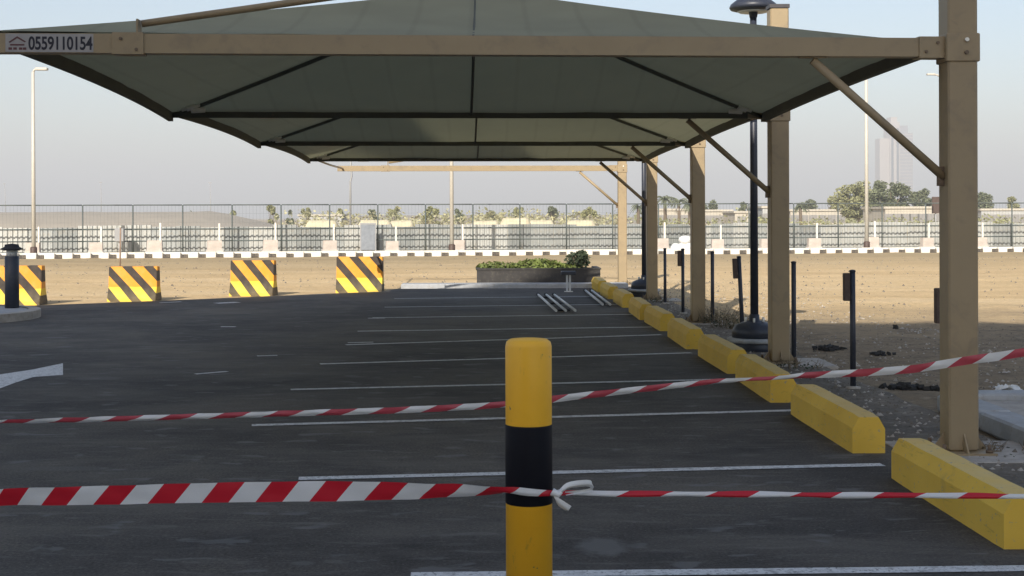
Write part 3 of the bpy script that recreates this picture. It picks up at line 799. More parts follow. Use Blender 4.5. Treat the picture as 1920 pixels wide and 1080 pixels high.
def rails(p, q, n, gap, label):
    p, q = gp(*p), gp(*q); r = empty('rail_bundle', tuple(p)); d = (q-p); d.z = 0; s = Vector((d.y, -d.x, 0)).normalized()
    for k in range(n):
        m = MB(); o_ = s*gap*k; m.tube([o_+Vector((0, 0, .05)), d+o_+Vector((0, 0, .05))], .022, 8); m.build('rail', M['white_metal'], r)
        m = MB(); m.tube([d*.96+o_+Vector((0, 0, .05)), d*1.02+o_+Vector((0, 0, .05))], .034, 8); m.build('end_cap', M['black'], r)
    for t in (.12, .5, .88):
        m = MB(); m.beam(d*t-s*.04+Vector((0, 0, .018)), d*t+s*(gap*(n-1)+.04)+Vector((0, 0, .018)), .05, .03); m.build('cross_bar', M['black'], r)
    tag(r, label, 'metal rails', 'metal rails lying on the asphalt'); return r
rails((1079, 588), (1038, 556), 3, -.16, 'bundle of pale metal rails with black ends lying on the asphalt, left of the two')
rails((1144, 576), (1108, 548), 2, -.13, 'pair of pale metal rails lying against the farthest wheel stops')
# pale kerb strip in front of planter
m = MB(); m.bbox((-1.9, 30.5, -.05), (3.2, 31.1, .10), .012); tag(m.build('planter_kerb', M['kerbgrey']), kind='structure')

# ------------------------------------------------------------------ right hand grey kerb made of kerbstones
kr = MB(); kr.box((3.76, 5, -.06), (3.94, 11.2, -.02)); kro = tag(kr.build('pavement_kerb', M['concrete']), kind='structure')
st = MB(); st.bbox((-.13, -.48, -.02), (.13, .48, .125), .018); s0_ = None
for k in range(7):
    if s0_ is None: s0_ = st.build('kerbstone', M['kerbgrey'], kro); o = s0_
    else: o = s0_.copy(); col.objects.link(o); o.parent = kro
    o.location = (3.85+.006*math.sin(k*3), 10.75-k*.975, -.005*abs(math.sin(k*2)))
for k in range(6):
    o = s0_.copy(); col.objects.link(o); o.parent = kro
    o.location = (4.5+k*.975, 11.37+.004*k, -.004*k % .01); o.rotation_euler.z = R(90)
m = MB(); m.box((3.985, 5, -.05), (12, 11.23, .07)); tag(m.build('pavement', M['concrete']), kind='structure')

# ------------------------------------------------------------------ debris and stones on the right
def clump(loc_, rad, n, mat, seed, flat=.35, size=.04):
    rng = random.Random(seed); m = MB()
    for _ in range(n):
        a = rng.uniform(0, 6.28); q = rng.random()**.6
        p = Vector((math.cos(a)*q*rad[0], math.sin(a)*q*rad[1], 0)); s = size*rng.uniform(.4, 1.3)
        rot = Matrix.Rotation(rng.uniform(0, 6.28), 3, 'Z') @ Matrix.Rotation(rng.uniform(-.6, .6), 3, 'X')
        vs = []
        for (x, y, z) in ((-1,-1,-1),(1,-1,-1),(1,1,-1),(-1,1,-1),(-1,-1,1),(1,-1,1),(1,1,1),(-1,1,1)):
            v = Vector((x*rng.uniform(.5, 1), y*rng.uniform(.5, 1), z*rng.uniform(.3, .8)*flat*1.6))*s
            vs.append(p+rot@v+Vector((0, 0, s*flat*(1+1.5*(1-q)*rng.random()))))
        m.add(vs, [(0,3,2,1),(4,5,6,7),(0,1,5,4),(1,2,6,5),(2,3,7,6),(3,0,4,7)])
    return m
for (px, py), rad, n, sz, mt, lb in (((1690, 724), (.20, .13), 60, .032, 'dark_rubble', 'dark rubble heap on the dirt left of the nearest column'),
                         ((1868, 742), (.24, .14), 80, .04, 'dark_rubble', 'dark rubble heap with white plastic, right of the nearest column'),
                         ((1555, 652), (.2, .25), 40, .035, 'dark_rubble', 'small dark rubble heap between the boxed post and second column'),
                         ((1655, 661), (.14, .12), 22, .03, 'dark_rubble', 'tiny dark rubble patch in the middle of the shaded dirt'),
                         ((1760, 728), (.12, .1), 26, .03, 'dark_rubble', 'dark rubble patch touching the left side of the nearest column')):
    g = gp(px, py); o = clump(g, rad, n, M[mt], px, .5, sz).build('rubble_heap', M[mt]); o.location = (g.x, g.y, -.03); tag(o, lb, 'rubble', 'rubble heaps on the dirt')
g = gp(1679, 613); o = clump(g, (.01, .01), 2, M['dark_rubble'], 5, .6, .035).build('stone', M['dark_rubble']); o.location = (g.x, g.y, -.03); tag(o, 'single dark stone on the dirt at the shadow edge', 'stone')
g = gp(1885, 738); rng = random.Random(3); m = MB()
n_ = 9; vs = []
for a in range(n_):
    for c in range(n_):
        u, v = a/(n_-1)-.5, c/(n_-1)-.5
        vs.append((u*.22+rng.uniform(-.01, .01), v*.16+rng.uniform(-.01, .01), .05+.05*rng.random()-.1*(u*u+v*v)))
m.add(vs, [(a*n_+c, (a+1)*n_+c, (a+1)*n_+c+1, a*n_+c+1) for a in range(n_-1) for c in range(n_-1)]); o = m.build('plastic_bag', M['plastic_white']); o.location = (g.x, g.y-.05, .0)
tag(o, 'crumpled white plastic bag on the dark rubble right of the nearest column', 'plastic bag')
# loose gravel
rng = random.Random(11); m = MB()
for _ in range(9000):
    y = 8+26*rng.random()**1.5; x = 3.2+(rng.random()**1.3)*(4.5 if y < 26 else 4)
    if y < 11.8 and x > 3.66: continue
    if rng.random() < .35: x = 2.75+abs(rng.gauss(0, .55))
    if y > 30.3 and x < 3.4: continue
    s = rng.uniform(.005, .014)*(2.0 if rng.random() < .05 else 1); a = rng.uniform(0, 6.28); z = (-.03 if x > 3.6 else 0)
    c_, s_ = math.cos(a)*s, math.sin(a)*s
    m.add([(x+c_, y+s_, z), (x-s_, y+c_, z), (x-c_, y-s_, z), (x+s_, y-c_, z), (x+rng.uniform(-.3, .3)*s, y, z+s*rng.uniform(.6, 1.2))], [(0,1,4),(1,2,4),(2,3,4),(3,0,4)])
tag(m.build('gravel', M['stone']), 'loose pebbles and grit strewn on the dirt behind the wheel stops', 'gravel', kind='stuff')
rng = random.Random(13); m = MB()
for _ in range(1700):
    y = 8.5+20*rng.random()**1.5; x = 2.85+(rng.random()**1.3)*3.6
    if y < 11.8 and x > 3.66: continue
    s = rng.uniform(.009, .026)*(1.6 if rng.random() < .06 else 1); a = rng.uniform(0, 6.28); z = (-.03 if x > 3.6 else 0)
    c_, s_ = math.cos(a)*s, math.sin(a)*s*rng.uniform(.5, 1)
    m.add([(x+c_, y+s_, z), (x-s_, y+c_, z), (x-c_, y-s_, z), (x+s_, y-c_, z), (x+rng.uniform(-.3, .3)*s, y, z+s*rng.uniform(.5, .9))], [(0,1,4),(1,2,4),(2,3,4),(3,0,4)])
tag(m.build('gravel', M['concrete']), 'pale broken stone chips strewn behind the wheel stops', 'gravel', kind='stuff')
rng = random.Random(12); m = MB()
for _ in range(2500):
    y = 20.5+34*rng.random(); x = rng.uniform(-16, 22)
    if y < 33 and x < 3.6 and y < 31+.7*(x+2): continue
    s = rng.uniform(.012, .04); a = rng.uniform(0, 6.28); c_, s_ = math.cos(a)*s, math.sin(a)*s; z = -.045
    m.add([(x+c_, y+s_, z), (x-s_, y+c_, z), (x-c_, y-s_, z), (x+s_, y-c_, z), (x+rng.uniform(-.3, .3)*s, y, z+s*1.2)], [(0,1,4),(1,2,4),(2,3,4),(3,0,4)])
tag(m.build('gravel', M['stone']), 'scattered stones across the sunlit open sand', 'gravel', kind='stuff')
def tuft(px, py, n, h, lb, mat, seed, green=0):
    rng = random.Random(seed); g = gp(px, py); r = empty('dry_weed', (g.x, g.y, -.03)); m = MB()
    for _ in range(n):
        a = rng.uniform(0, 6.28); q = rng.uniform(0, .28); L = h*rng.uniform(.4, 1.1)
        p = Vector((math.cos(a)*q, math.sin(a)*q, 0)); e = p+Vector((math.cos(a)*L*.6, math.sin(a)*L*.6, L)); mid = p.lerp(e, .5)+Vector((rng.uniform(-.03, .03), rng.uniform(-.03, .03), .02))
        m.tube([p, mid, e], [.005, .004, .002], 4)
        for _k in range(3):
            t = mid.lerp(e, rng.random()); m.tube([t, t+Vector((rng.uniform(-.06, .06), rng.uniform(-.06, .06), rng.uniform(0, .06)))], [.003, .001], 3)
    m.build('stem', M[mat], r)
    m = MB(); leaves(m, (0, 0, h*.35), (.3, .3, h*.35), n*3, .02, rng); m.build('leaves', M['leaf_dk'], r)
    tag(r, lb, 'weeds', 'dry weeds along the car park edge')
tuft(1345, 606, 60, .28, 'dry weed tuft at the right foot of the third column', 'dry', 1)
tuft(1372, 614, 50, .22, 'dry weed tuft between the third column and the leaning boxed post', 'dry', 2)
tuft(1425, 622, 24, .16, 'low dry weed tuft just behind the near navy lamp post footing', 'dry', 5)
tuft(1238, 566, 24, .16, 'small dry weed tuft at the foot of the fourth column', 'dry', 6)
tuft(1488, 690, 26, .10, 'tiny dry weed tuft at the foot of the second column', 'dry', 8)
tuft(1838, 846, 26, .07, 'tiny dry weed tuft at the foot of the nearest column', 'dry', 9)

# ------------------------------------------------------------------ far kerb, blocks, fence, hoarding
K0, K1 = Vector((-19.7, 55.3, 0)), Vector((24.5, 60.6, 0)); kd = (K1-K0).normalized(); kang = math.atan2(kd.y, kd.x); kn_ = Vector((-kd.y, kd.x, 0))
def kp(t, off=0, z=0): return K0+kd*t+kn_*off+Vector((0, 0, z))
kb = MB(); kb.beam(kp(-8, .245, .06), kp(56, .245, .06), .2, .27); kbo = tag(kb.build('painted_kerb', M['white_kerb']), kind='structure')
wk = MB(); wk.bbox((-.205, -.09, -.05), (.205, .14, .20), .02); wo = bo_ = None
for k in range(172):
    t = -6+k*.36
    if k % 2 == 0:
        if wo is None: wo = wk.build('kerbstone', M['white_kerb'], kbo); o = wo
        else: o = wo.copy(); col.objects.link(o); o.parent = kbo
    else:
        if bo_ is None:
            bk = MB(); bk.bbox((-.150, -.09, -.05), (.150, .14, .125), .02); bo_ = bk.build('kerbstone', M['black_kerb'], kbo); o = bo_
        else: o = bo_.copy(); col.objects.link(o); o.parent = kbo
    o.location = kp(t, 0, random.uniform(-.025, .0)); o.rotation_euler.z = kang+random.uniform(-.01, .01); 
def kt(px, off=0):
    # parameter along the kerb line seen at column px
    dx = (px-CX)/FPX; q = K0+kn_*off
    return (dx*q.y-q.x)/(kd.x-dx*kd.y)
# fence
SP = 2.22; OFF = 6.0
fe = empty('metal_fence', tuple(kp(0, OFF)), kang)
t0 = -8.0; NP = 29
fp = MB(); fp.tube([(0, 0, -.1), (0, 0, 2.2)], .032, 8); f0_ = None
wm_ = MB()
for k in range(13): wm_.beam((.158*(k+1), 0, .06), (.158*(k+1), 0, 2.18), .004, .004)
for k in range(2): wm_.beam((.03, 0, 1.4+.4*k), (SP-.03, 0, 1.4+.4*k), .004, .004)
w0 = None; rl = {}
TS = kt(155, OFF) % SP
for k in range(NP):
    x = TS-4*SP+k*SP
    if f0_ is None: f0_ = fp.build('post', M['fence'], fe); o = f0_
    else: o = f0_.copy(); col.objects.link(o); o.parent = fe
    o.location = (x, 0, 0)
    if w0 is None: w0 = wm_.build('wire_panel', M['fence'], fe); o = w0
    else: o = w0.copy(); col.objects.link(o); o.parent = fe
    o.location = (x, 0, 0)
    for z, rr_ in ((2.2, .03), (1.10, .038), (.56, .032), (.06, .035)):
        if z not in rl: q = MB(); q.tube([(.033, 0, z), (SP-.033, 0, z)], rr_, 6); rl[z] = q.build('rail', M['fence'], fe); o = rl[z]
        else: o = rl[z].copy(); col.objects.link(o); o.parent = fe
        o.location = (x, 0, 0)
tag(fe, 'dark see-through metal fence with three rails running across the far side of the sand', 'fence')
ho = empty('metal_hoarding', tuple(kp(0, OFF+.6)), kang)
sm_ = MB(); prof = []
n_ = 5
for k in range(n_):
    x0 = k*1.1/n_; u = 1.1/n_
    prof += [(x0, 0), (x0+u*.40, 0), (x0+u*.47, -.07), (x0+u*.88, -.07)]
prof.append((1.098, 0))
sm_.add([(x, y, 0.02) for x, y in prof]+[(x, y, 1.22) for x, y in prof], [(i, i+1, len(prof)+i+1, len(prof)+i) for i in range(len(prof)-1)])
h0 = None; galv2 = simple('galvanised_sheet_pale', (.48, .485, .46), .45, .2, 1.1, (.4, .37, .31), .25, .05); galv3 = simple('galvanised_sheet_dull', (.28, .295, .29), .5, .2, 1.1, (.3, .27, .22), .3, .05)
for k in range(58):
    if k % 3 == 0 or h0 is None:
        pass
    src = k % 3
    if k < 3: o = sm_.build('sheet', [M['galv'], galv2, galv3][k], ho); 
    else: o = srcs[random.choice((0, 0, 1, 1, 2))].copy(); col.objects.link(o); o.parent = ho
    if k == 0: srcs = []
    if k < 3: srcs.append(o); h0 = o
    o.location = (-8+k*1.1, random.uniform(-.02, .02), random.uniform(-.06, .07)); o.rotation_euler.x = R(random.uniform(-1.5, 1.5))
tag(ho, 'grey corrugated metal sheets standing in a low line behind the far fence', 'hoarding')
# concrete feet
blk = None
bl_px = [(62, 'by the leftmost tall pale lamp pole'), (180, 'first to the right of the leftmost tall lamp pole'), (290, 'beyond the striped block with the rusty post'), (402, 'left of the third striped block'), (507, 'above the right edge of the third striped block'),
         (618, 'above the left edge of the fourth striped block'), (735, 'right of the grey gate panel'), (860, 'at the foot of the middle pale lamp pole'), (1240, 'seen just right of the fourth column'), (1345, 'seen just right of the third column'), (1436, 'seen between near lamp post and second column'),
         (1526, 'left of the tall pale pole by the big tree'), (1634, 'at the foot of the tall pole by the big tree'), (1738, 'seen just left of the nearest column'), (1838, 'seen just right of the nearest column')]
for px, lb in bl_px:
    off = 2.6
    if blk is None:
        blk = empty('concrete_block')
        m = MB(); rings = [[(-.42, -.28, 0), (.42, -.28, 0), (.42, .28, 0), (-.42, .28, 0)], [(-.42, -.28, .08), (.42, -.28, .08), (.42, .28, .08), (-.42, .28, .08)], [(-.3, -.13, .2), (.3, -.13, .2), (.3, .13, .2), (-.3, .13, .2)], [(-.29, -.12, .60), (.29, -.12, .60), (.29, .12, .60), (-.29, .12, .60)]]
        m.loft(rings); m.build('block', M['concrete_pink'], blk)
        m = MB(); m.beam((.2, .16, 0), (.2, .16, 1.3), .07, .07); m.build('support_post', M['white_kerb'], blk); o = blk
    else: o = copy_tree(blk)
    o.location = kp(kt(px, off), off); o.rotation_euler.z = kang+random.uniform(-.15, .15); s_ = random.uniform(.92, 1.08); o.scale = (s_, s_, s_)
    tag(o, 'pale concrete foot with post '+lb, 'concrete block', 'concrete feet behind the painted kerb')
# tall lamp poles
def tall(px, Y, h, top, mat, rad, lb, arm=.6, name='street_light'):
    x = (px-CX)*Y/FPX; r = empty(name, (x, Y, 0))
    m = MB(); m.tube([(0, 0, 0), (0, 0, h)], [rad, rad*.72], 10); m.build('pole', mat, r)
    m = MB(); m.lathe((0, 0, 0), [(rad*1.6, -.1), (rad*1.6, .42), (rad*1.05, .45)], 10); m.build('base', M['brown'], r)
    m = MB(); m.tube([(0, 0, h-.05), (arm*.3, 0, h+.08), (arm, 0, h+.12)], [rad*.6, rad*.5, rad*.4], 8); m.build('arm', mat, r)
    m = MB(); m.bbox((arm-.05, -.12, h+.06), (arm+.45, .12, h+.17), .02); m.build('lamp_head', mat, r)
    tag(r, lb, 'street light', 'tall pale street lights beyond the sand'); return r
tall(63, 55.6, 7.6, 0, M['pale_pole'], .09, 'tall pale street light at the far left, full height in view', .15)
tall(847, 58.0, 9.2, 0, M['pale_pole'], .09, 'tall pale street light in the middle, its top hidden by the shade cloths', .6)
tall(1625, 61.0, 9.2, 0, M['pale_pole'], .09, 'tall pale street light in front of the big round tree', .6)
tall(1765, 82, 10.0, 0, M['pale_pole'], .11, 'tall pale street light behind the knee brace of the nearest frame', -.8)
for px, Y, h, rad, lb in ((657, 120, 9.5, .10, 'thin grey distant pole seen below the far bare beam'), (10, 330, 10, .09, 'very faint distant pole at the left edge'), (190, 300, 9.5, .09, 'very faint distant pole beyond the berm, above second striped block'), (395, 280, 8.8, .09, 'very faint distant pole beyond the berm, above third striped block')):
    x = (px-CX)*Y/FPX; r = empty('distant_pole', (x, Y, 0)); m = MB(); m.tube([(-.0, 0, 0), (0, 0, h*.5), (.12 if Y < 200 else 0, 0, h*.55), (-.1, 0, h)], [rad, rad*.9, rad*.9, rad*.6], 8); m.build('pole', M['grey_pole'], r)
    m = MB(); m.box((-.5, -.1, h), (.2, .1, h+.12)); m.build('head', M['grey_pole'], r); tag(r, lb, 'pole', 'distant poles')
g = gp(225, 508); r = empty('marker_post', (g.x, g.y, -.03)); m = MB(); m.tube([(0, 0, 0), (.02, 0, 1.35)], .025, 8); m.build('post', M['rust'], r); m = MB(); m.lathe((0, 0, 0), [(.12, -.02), (.12, .06), (.04, .09)], 10); m.build('foot', M['concrete'], r)
tag(r, 'slim rusty post standing in the sand behind the second striped block', 'post')
# grey gate panel
r = empty('gate_panel', tuple(kp(kt(690, OFF-.3), OFF-.3)), kang)
m = MB(); m.box((-.32, -.03, .1), (.32, .03, 1.28)); m.build('panel', simple('grey_blue_panel', (.22, .24, .27), .6), r)
m = MB(); m.box((-.37, -.04, 0), (-.325, .04, 1.35)); m.box((.325, -.04, 0), (.37, .04, 1.35)); m.box((-.325, -.04, 1.283), (.325, .04, 1.35)); m.build('frame', M['grey_pole'], r)
tag(r, 'grey blue gate panel set in the far fence above the fourth striped block', 'gate')
r = empty('grey_cabinet', tuple(kp(kt(224, OFF-.5), OFF-.5)), kang)
m = MB(); m.bbox((-.2, -.15, .55), (.2, .15, 1.15), .02); m.build('cabinet', M['grey_pole'], r); m = MB(); m.tube([(0, 0, 0), (0, 0, .55)], .05, 8); m.build('leg', M['grey_pole'], r)
tag(r, 'small grey cabinet on a leg by the far fence, above the second striped block', 'cabinet')
# white heap
rng = random.Random(8); r = empty('white_sack_pile', tuple(kp(kt(1284, 1.6), 1.6)), kang)
for k, (x, y, z, s_) in enumerate(((-.35, 0, .2, .3), (.1, .05, .26, .36), (.45, 0, .22, .26), (.0, -.05, .55, .28), (.38, .02, .62, .2))):
    m = MB(); n1, n2 = 8, 6
    rings = []
    for a in range(1, n2):
        ph = math.pi*a/n2; rings.append([(x+s_*1.1*math.sin(ph)*math.cos(6.283*c/n1)*rng.uniform(.85, 1.1), y+s_*.8*math.sin(ph)*math.sin(6.283*c/n1)*rng.uniform(.85, 1.1), z-s_*.75*math.cos(ph)*rng.uniform(.9, 1.1)) for c in range(n1)])
    m.loft(rings, smooth=True); m.build('sack', M['plastic_white'], r)
tag(r, 'heap of white sacks by the painted kerb, between fourth and third columns', 'sacks')

# ------------------------------------------------------------------ beyond the fence
# berm on the left
def mound(name, x0, x1, Y, depth, h, mat, seed, n=60):
    m = MB(); vs = []; ny = 12
    for j in range(ny+1):
        for i in range(n+1):
            x = x0+(x1-x0)*i/n; y = Y+depth*j/ny; k = math.sin(math.pi*j/ny)**.7; e = min(1, (9 if x1 < 0 and x1-x0 > 50 else 6)*min(i/n, 1-i/n))**.8
            vs.append((x, y, -.1+h*k*e*(1+.04*mn.noise((x*.08, y*.1, seed))+.04*mn.noise((x*.4, y*.4, seed)))))
    fs = [(j*(n+1)+i, j*(n+1)+i+1, (j+1)*(n+1)+i+1, (j+1)*(n+1)+i) for j in range(ny) for i in range(n)]
    m.add(vs, fs, 0, True); return m.build(name, mat)
bm_ = simple('berm_earth', (.33, .29, .235), .95, .12, .3, (.29, .26, .21), 0, .5, 4)
tag(mound('earth_berm', -95, -18, 118, 30, 2.35, bm_, 1), kind='structure')
tag(mound('earth_berm', -30, 30, 190, 30, 2.0, bm_, 4), kind='structure')
tag(mound('earth_berm', 10, 130, 230, 30, 1.6, bm_, 6), kind='structure')
# spoil heaps in the middle
hp = simple('pale_spoil', (.60, .53, .36), .95, .25, 1.2, (.42, .36, .24), 0, .4, 4)
rng = random.Random(21)
hl = [(600, 'pale spoil heap leftmost, left of the thin distant pole'), (700, 'pale spoil heap right of the grey gate panel'), (752, 'pale spoil heap second right of the grey gate panel'), (905, 'pale spoil heap right of the middle street light'), (960, 'pale spoil heap straight beyond the yellow bollard'), (1020, 'pale spoil heap right of the one beyond the bollard'), (1085, 'pale spoil heap left of the farthest column')]
for px, lb in hl:
    Y = rng.uniform(100, 112); x = (px-CX)*Y/FPX
    o = mound('spoil_heap', -rng.uniform(1.2, 1.8), rng.uniform(1.2, 1.8), 0, 3, rng.uniform(1.3, 1.75), hp, px, 16); o.location = (x, Y, 0); tag(o, lb, 'spoil heap', 'pale spoil heaps beyond the far fence')
# bushes and trees
def tree_parts(w_, h, rng, n, base):
    P = []
    for k in range(n):
        a = rng.uniform(0, 6.28); q = rng.random()**.5; z = base+(h-base)*rng.uniform(.15, .9)
        lim = math.sin(math.pi*min(.95, max(.12, (z-base)/(h-base))))**.6
        P.append(((math.cos(a)*q*w_*.42*lim, math.sin(a)*q*w_*.42*lim, z), (w_*.17, w_*.17, (h-base)*.14), 150))
    return P
def tree(px, Y, wpx, ytop, mat, lb, seed, base=.3, n=22, name='tree', group='trees beyond the far fence', leaf=.16):
    s = FPX/Y; x = (px-CX)/s; w_ = wpx/s; h = H+(CY-ytop)/s; rng = random.Random(seed)
    P = tree_parts(w_, h, rng, n, h*base)
    tr = [([(0, 0, -.1), (.05*w_, 0, h*base), (0, .02*w_, h*.6)], [h*.035, h*.026, h*.014])]
    for k in range(5):
        a = k*1.26+seed; tr.append(([(0.04*w_, 0, h*base*.9), (math.cos(a)*w_*.16, math.sin(a)*w_*.16, h*.55), (math.cos(a)*w_*.3, math.sin(a)*w_*.3, h*.75)], [h*.018, h*.011, h*.005]))
    return plant(name, (x, Y, 0), P, leaf*math.sqrt(Y/150), mat, lb, 'tree' if name == 'tree' else 'bush', tr if name == 'tree' else None, seed, group)
tree(1607, 150, 82, 343, M['leaf_y'], 'big round dusty green tree behind the tall pale street light', 1, .22, 34)
tree(1668, 140, 84, 340, M['leaf'], 'darker bushy tree in front of the hazy tower', 2, .25, 34)
tree(1725, 165, 46, 358, M['leaf'], 'smaller green tree right of the one before the tower', 3, .25, 20)
tree(1560, 190, 30, 370, M['leaf_y'], 'small dusty tree left of the big round tree', 4, .2, 14)
tree(1510, 190, 50, 376, M['leaf'], 'low spreading tree seen right of the second column', 5, .2, 18)
tree(1845, 170, 46, 362, M['leaf'], 'green tree half hidden behind the nearest column', 6, .2, 20)
tree(1900, 200, 40, 372, M['leaf_y'], 'pale dusty tree at the right edge', 7, .2, 14)
def palm(px, Y, ytop, lb, seed):
    s = FPX/Y; rng = random.Random(seed); h = H+(CY-ytop)/s; tz = h*.72
    r = empty('palm_tree', ((px-CX)/s, Y, 0)); m = MB()
    m.tube([(0, 0, -.1), (.08, 0, tz*.5), (.02, 0, tz)], [.24, .18, .17], 8); m.build('trunk', M['bark'], r)
    m = MB()
    for k in range(26):
        a = rng.uniform(0, 6.283); up = rng.uniform(-.2, 1.2); L = h*rng.uniform(.26, .36); prev = Vector((.02, 0, tz)); dz = up
        for j in range(7):
            d = Vector((math.cos(a), math.sin(a), dz)).normalized(); nx_ = prev+d*L/7; sd = Vector((-math.sin(a), math.cos(a), 0))
            for q in range(2):
                p = prev.lerp(nx_, q*.5)
                for sg_ in (1, -1):
                    e = p+sd*sg_*L*.20*(1-j/9)+d*L*.10-Vector((0, 0, L*.08)); m.add([p, p+d*.10, e], [(0, 1, 2)])
            m.add([prev+sd*.03, nx_+sd*.02, nx_-sd*.02, prev-sd*.03], [(0, 1, 2, 3)])
            prev = nx_; dz -= .32
    m.build('crown', M['leaf'], r); tag(r, lb, 'palm tree', 'date palms beyond the far fence')
palm(1246, 140, 352, 'date palm close right of the fourth column', 1)
palm(1272, 150, 358, 'date palm midway between the fourth and third columns', 2)
palm(1292, 145, 366, 'shorter date palm just left of the third column', 3)
palm(1196, 150, 372, 'date palm seen between the two farthest columns', 4)
palm(1500, 150, 374, 'short date palm just right of the second column', 5)
tree(1335, 190, 34, 374, M['leaf'], 'low green tree seen just right of the third column', 9, .2, 14)
tree(1395, 190, 26, 380, M['leaf'], 'small green tree just left of the near navy lamp post', 10, .2, 10)
rng = random.Random(5)
bs = [(510, 384, 26, 'bush left of the middle on the berm end, above the third striped block'), (545, 392, 18, 'low bush right of the berm end'), (575, 388, 22, 'bush above the gap between third and fourth striped blocks'), (640, 390, 20, 'bush just left of the thin distant pole'),
      (700, 388, 24, 'bush over the grey gate panel'), (742, 386, 26, 'rounded bush right of the grey gate panel'), (810, 386, 32, 'bush just left of the middle street light'), (862, 391, 24, 'bush just right of the middle street light'), (925, 388, 24, 'bush beyond the yellow bollard, left of it'),
      (975, 386, 30, 'bush beyond the yellow bollard'), (1035, 387, 34, 'wide bush right of the yellow bollard'), (1105, 385, 34, 'bush left of the farthest column'), (300, 393, 22, 'low bush on the left berm'), (362, 391, 24, 'low wide bush on the left berm crest'), (440, 390, 20, 'low bush at the right end of the berm')]
for i, (px, yt, wp, lb) in enumerate(bs):
    tree(px, rng.uniform(120, 175), wp*1.05, yt, [M['leaf_y'], M['leaf'], M['leaf_y']][i % 3], 'dusty '+lb, 30+i, .05, 8, 'bush', 'bushes beyond the far fence', .13)
# thicket strip, reads as one mass
m = MB(); rng = random.Random(77)
for k in range(210):
    x = rng.uniform(-26, 95); y = rng.uniform(175, 230); leaves(m, (x, y, rng.uniform(.5, 1.6)), (rng.uniform(1, 2.4), 1.2, rng.uniform(.6, 1.5)), 26, .32, rng)
tag(m.build('thicket', M['leaf_y']), 'distant dusty scrub in a broken line along the horizon', 'scrub', kind='stuff')
m = MB(); rng = random.Random(78)
for k in range(150):
    y = rng.uniform(112, 160); x = rng.uniform(-.145, .10)*y; h_ = rng.uniform(.5, 1.3); leaves(m, (x, y, rng.uniform(.4, 1.5)), (rng.uniform(.7, 1.8), 1.0, h_), 34, .17, rng)
tag(m.build('thicket', M['leaf_pale']), 'pale yellowish scrub massed behind the middle of the far fence', 'scrub', kind='stuff')
m = MB(); rng = random.Random(79)
for k in range(130):
    y = rng.uniform(105, 130); x = rng.uniform(.12, .44)*y; h_ = rng.uniform(.4, .8); leaves(m, (x, y, rng.uniform(.4, 1.1)), (rng.uniform(.6, 1.6), 1.0, h_), 26, .15, rng)
tag(m.build('thicket', M['leaf_y']), 'low dusty scrub in front of the low buildings on the right', 'scrub', kind='stuff')
# low buildings
def house(px0, px1, Y, ytop, mat, lb, nw=4, name='low_building'):
    s = FPX/Y; x0, x1 = (px0-CX)/s, (px1-CX)/s; h = H+(CY-ytop)/s; W_ = x1-x0
    r = empty(name, ((x0+x1)/2, Y, 0))
    m = MB(); m.box((-W_/2, 0, -.1), (W_/2, 8, h)); m.build('wall', mat, r)
    m = MB(); m.box((-W_/2-.15, -.15, h), (W_/2+.15, 8.15, h+.22)); m.build('roof', M['cream_wall'], r)
    wm2 = None
    for k in range(nw):
        x = -W_/2+W_*(k+.5)/nw
        if wm2 is None: q = MB(); q.box((-.5, -.04, -.45), (.5, .02, .45)); wm2 = q.build('window', M['win_far'], r); o = wm2
        else: o = wm2.copy(); col.objects.link(o); o.parent = r
        o.location = (x, 0, h*.58)
    tag(r, lb, 'building', 'low pale buildings beyond the fence'); return r
house(1232, 1300, 150, 396, M['cream_wall'], 'low cream building seen between the fourth and third columns', 4)
house(1322, 1372, 155, 398, M['cream_wall'], 'low cream building seen just right of the third column', 3)
house(1378, 1404, 148, 401, M['cream_wall'], 'short cream building left of the near navy lamp post', 1)
house(1430, 1446, 148, 392, M['grey_wall'], 'grey low building between near navy lamp post and second column', 1)
house(1482, 1585, 160, 398, M['cream_wall'], 'long low cream building right of the second column', 6)
house(1660, 1768, 135, 394, M['cream_wall'], 'long white flat-roofed building before the hazy tower', 7)
house(1840, 1930, 150, 398, M['grey_wall'], 'low grey building right of the nearest column', 5)
house(560, 640, 170, 404, M['grey_wall'], 'low pale shed behind the bushes above the fourth striped block', 3)
r = empty('roadside_sign', ((1755-CX)*95/FPX, 95, 0)); s_ = FPX/95
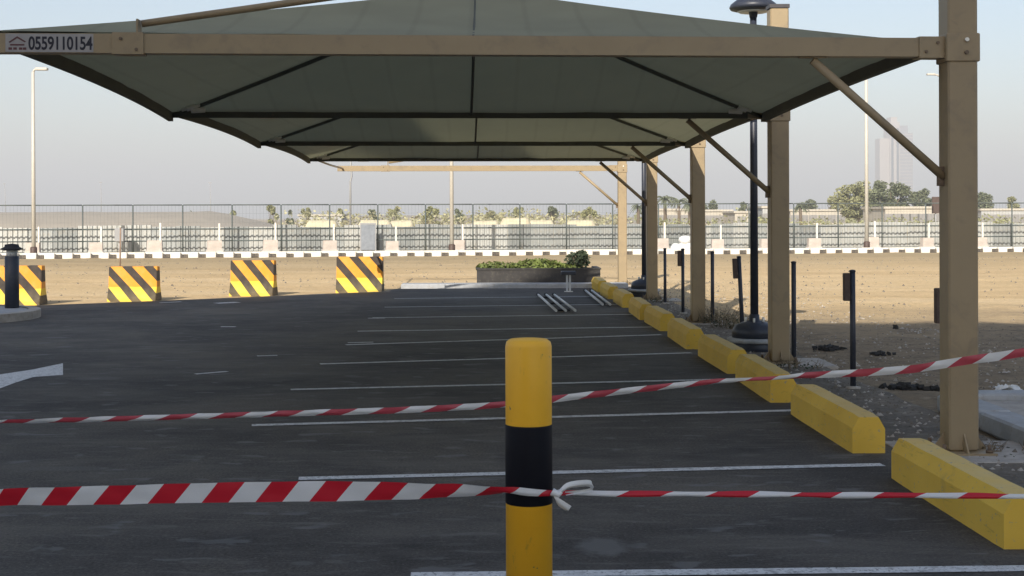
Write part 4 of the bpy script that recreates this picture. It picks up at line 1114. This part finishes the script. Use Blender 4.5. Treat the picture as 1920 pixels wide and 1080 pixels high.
m = MB(); m.box((-.28, -.05, H+(CY-403)/s_), (.28, .05, H+(CY-372)/s_)); m.build('board', M['brown'], r); m = MB(); m.tube([(0, .06, 0), (0, .06, 2.2)], .05, 8); m.build('post', M['grey_pole'], r)
tag(r, 'small brown board on a post seen left of the nearest column', 'sign')
# hazy tower
YT = 1500; s_ = FPX/YT; tx = (1682-CX)/s_
r = empty('skyscraper', (tx, YT, 0)); tp_ = lambda y: H+(CY-y)/s_; xx = lambda p: (p-1682)/s_
m = MB(); m.box((xx(1650), 0, 0), (xx(1668), 18, tp_(262))); m.box((xx(1668), -3, 0), (xx(1686), 22, tp_(232))); m.box((xx(1671), 0, tp_(232)), (xx(1683), 16, tp_(222))); m.build('tower', M['tower1'], r)
m = MB(); m.box((xx(1686), 0, 0), (xx(1712), 22, tp_(252))); m.box((xx(1686), 2, tp_(252)), (xx(1704), 18, tp_(238))); m.build('wing', M['tower2'], r)
sb = MB(); sb.box((xx(1686.5), -.6, -.5), (xx(1711.5), -.02, .5)); f_ = None
for k in range(24):
    if f_ is None: f_ = sb.build('floor_band', M['tower1'], r); o = f_
    else: o = f_.copy(); col.objects.link(o); o.parent = r
    o.location = (0, 0, 6+k*3.7)
sb = MB(); sb.box((-1.2, -.5, 0), (1.2, -.02, tp_(240)-4)); f_ = None
for x in (1672, 1682):
    if f_ is None: f_ = sb.build('window_strip', M['glass'], r); o = f_
    else: o = f_.copy(); col.objects.link(o); o.parent = r
    o.location = (xx(x), -3, 2)
tag(r, 'pale hazy skyscraper with stepped top rising behind the trees on the right', 'skyscraper')

# ------------------------------------------------------------------ haze
hz_ = MB(); hz_.box((-2600, -160, -1), (2600, 4600, 135)); t = NT('haze_air'); t.t.nodes.remove(t.b)
pv = t.n('ShaderNodeVolumePrincipled'); pv.inputs['Color'].default_value = (.90, .91, .93, 1); pv.inputs['Density'].default_value = .0009; pv.inputs['Anisotropy'].default_value = 0
t.l(pv.outputs[0], t.t.nodes['Material Output'].inputs['Volume'])
tag(hz_.build('haze', t.m), 'thin pale desert haze over the whole place', 'haze', kind='stuff')
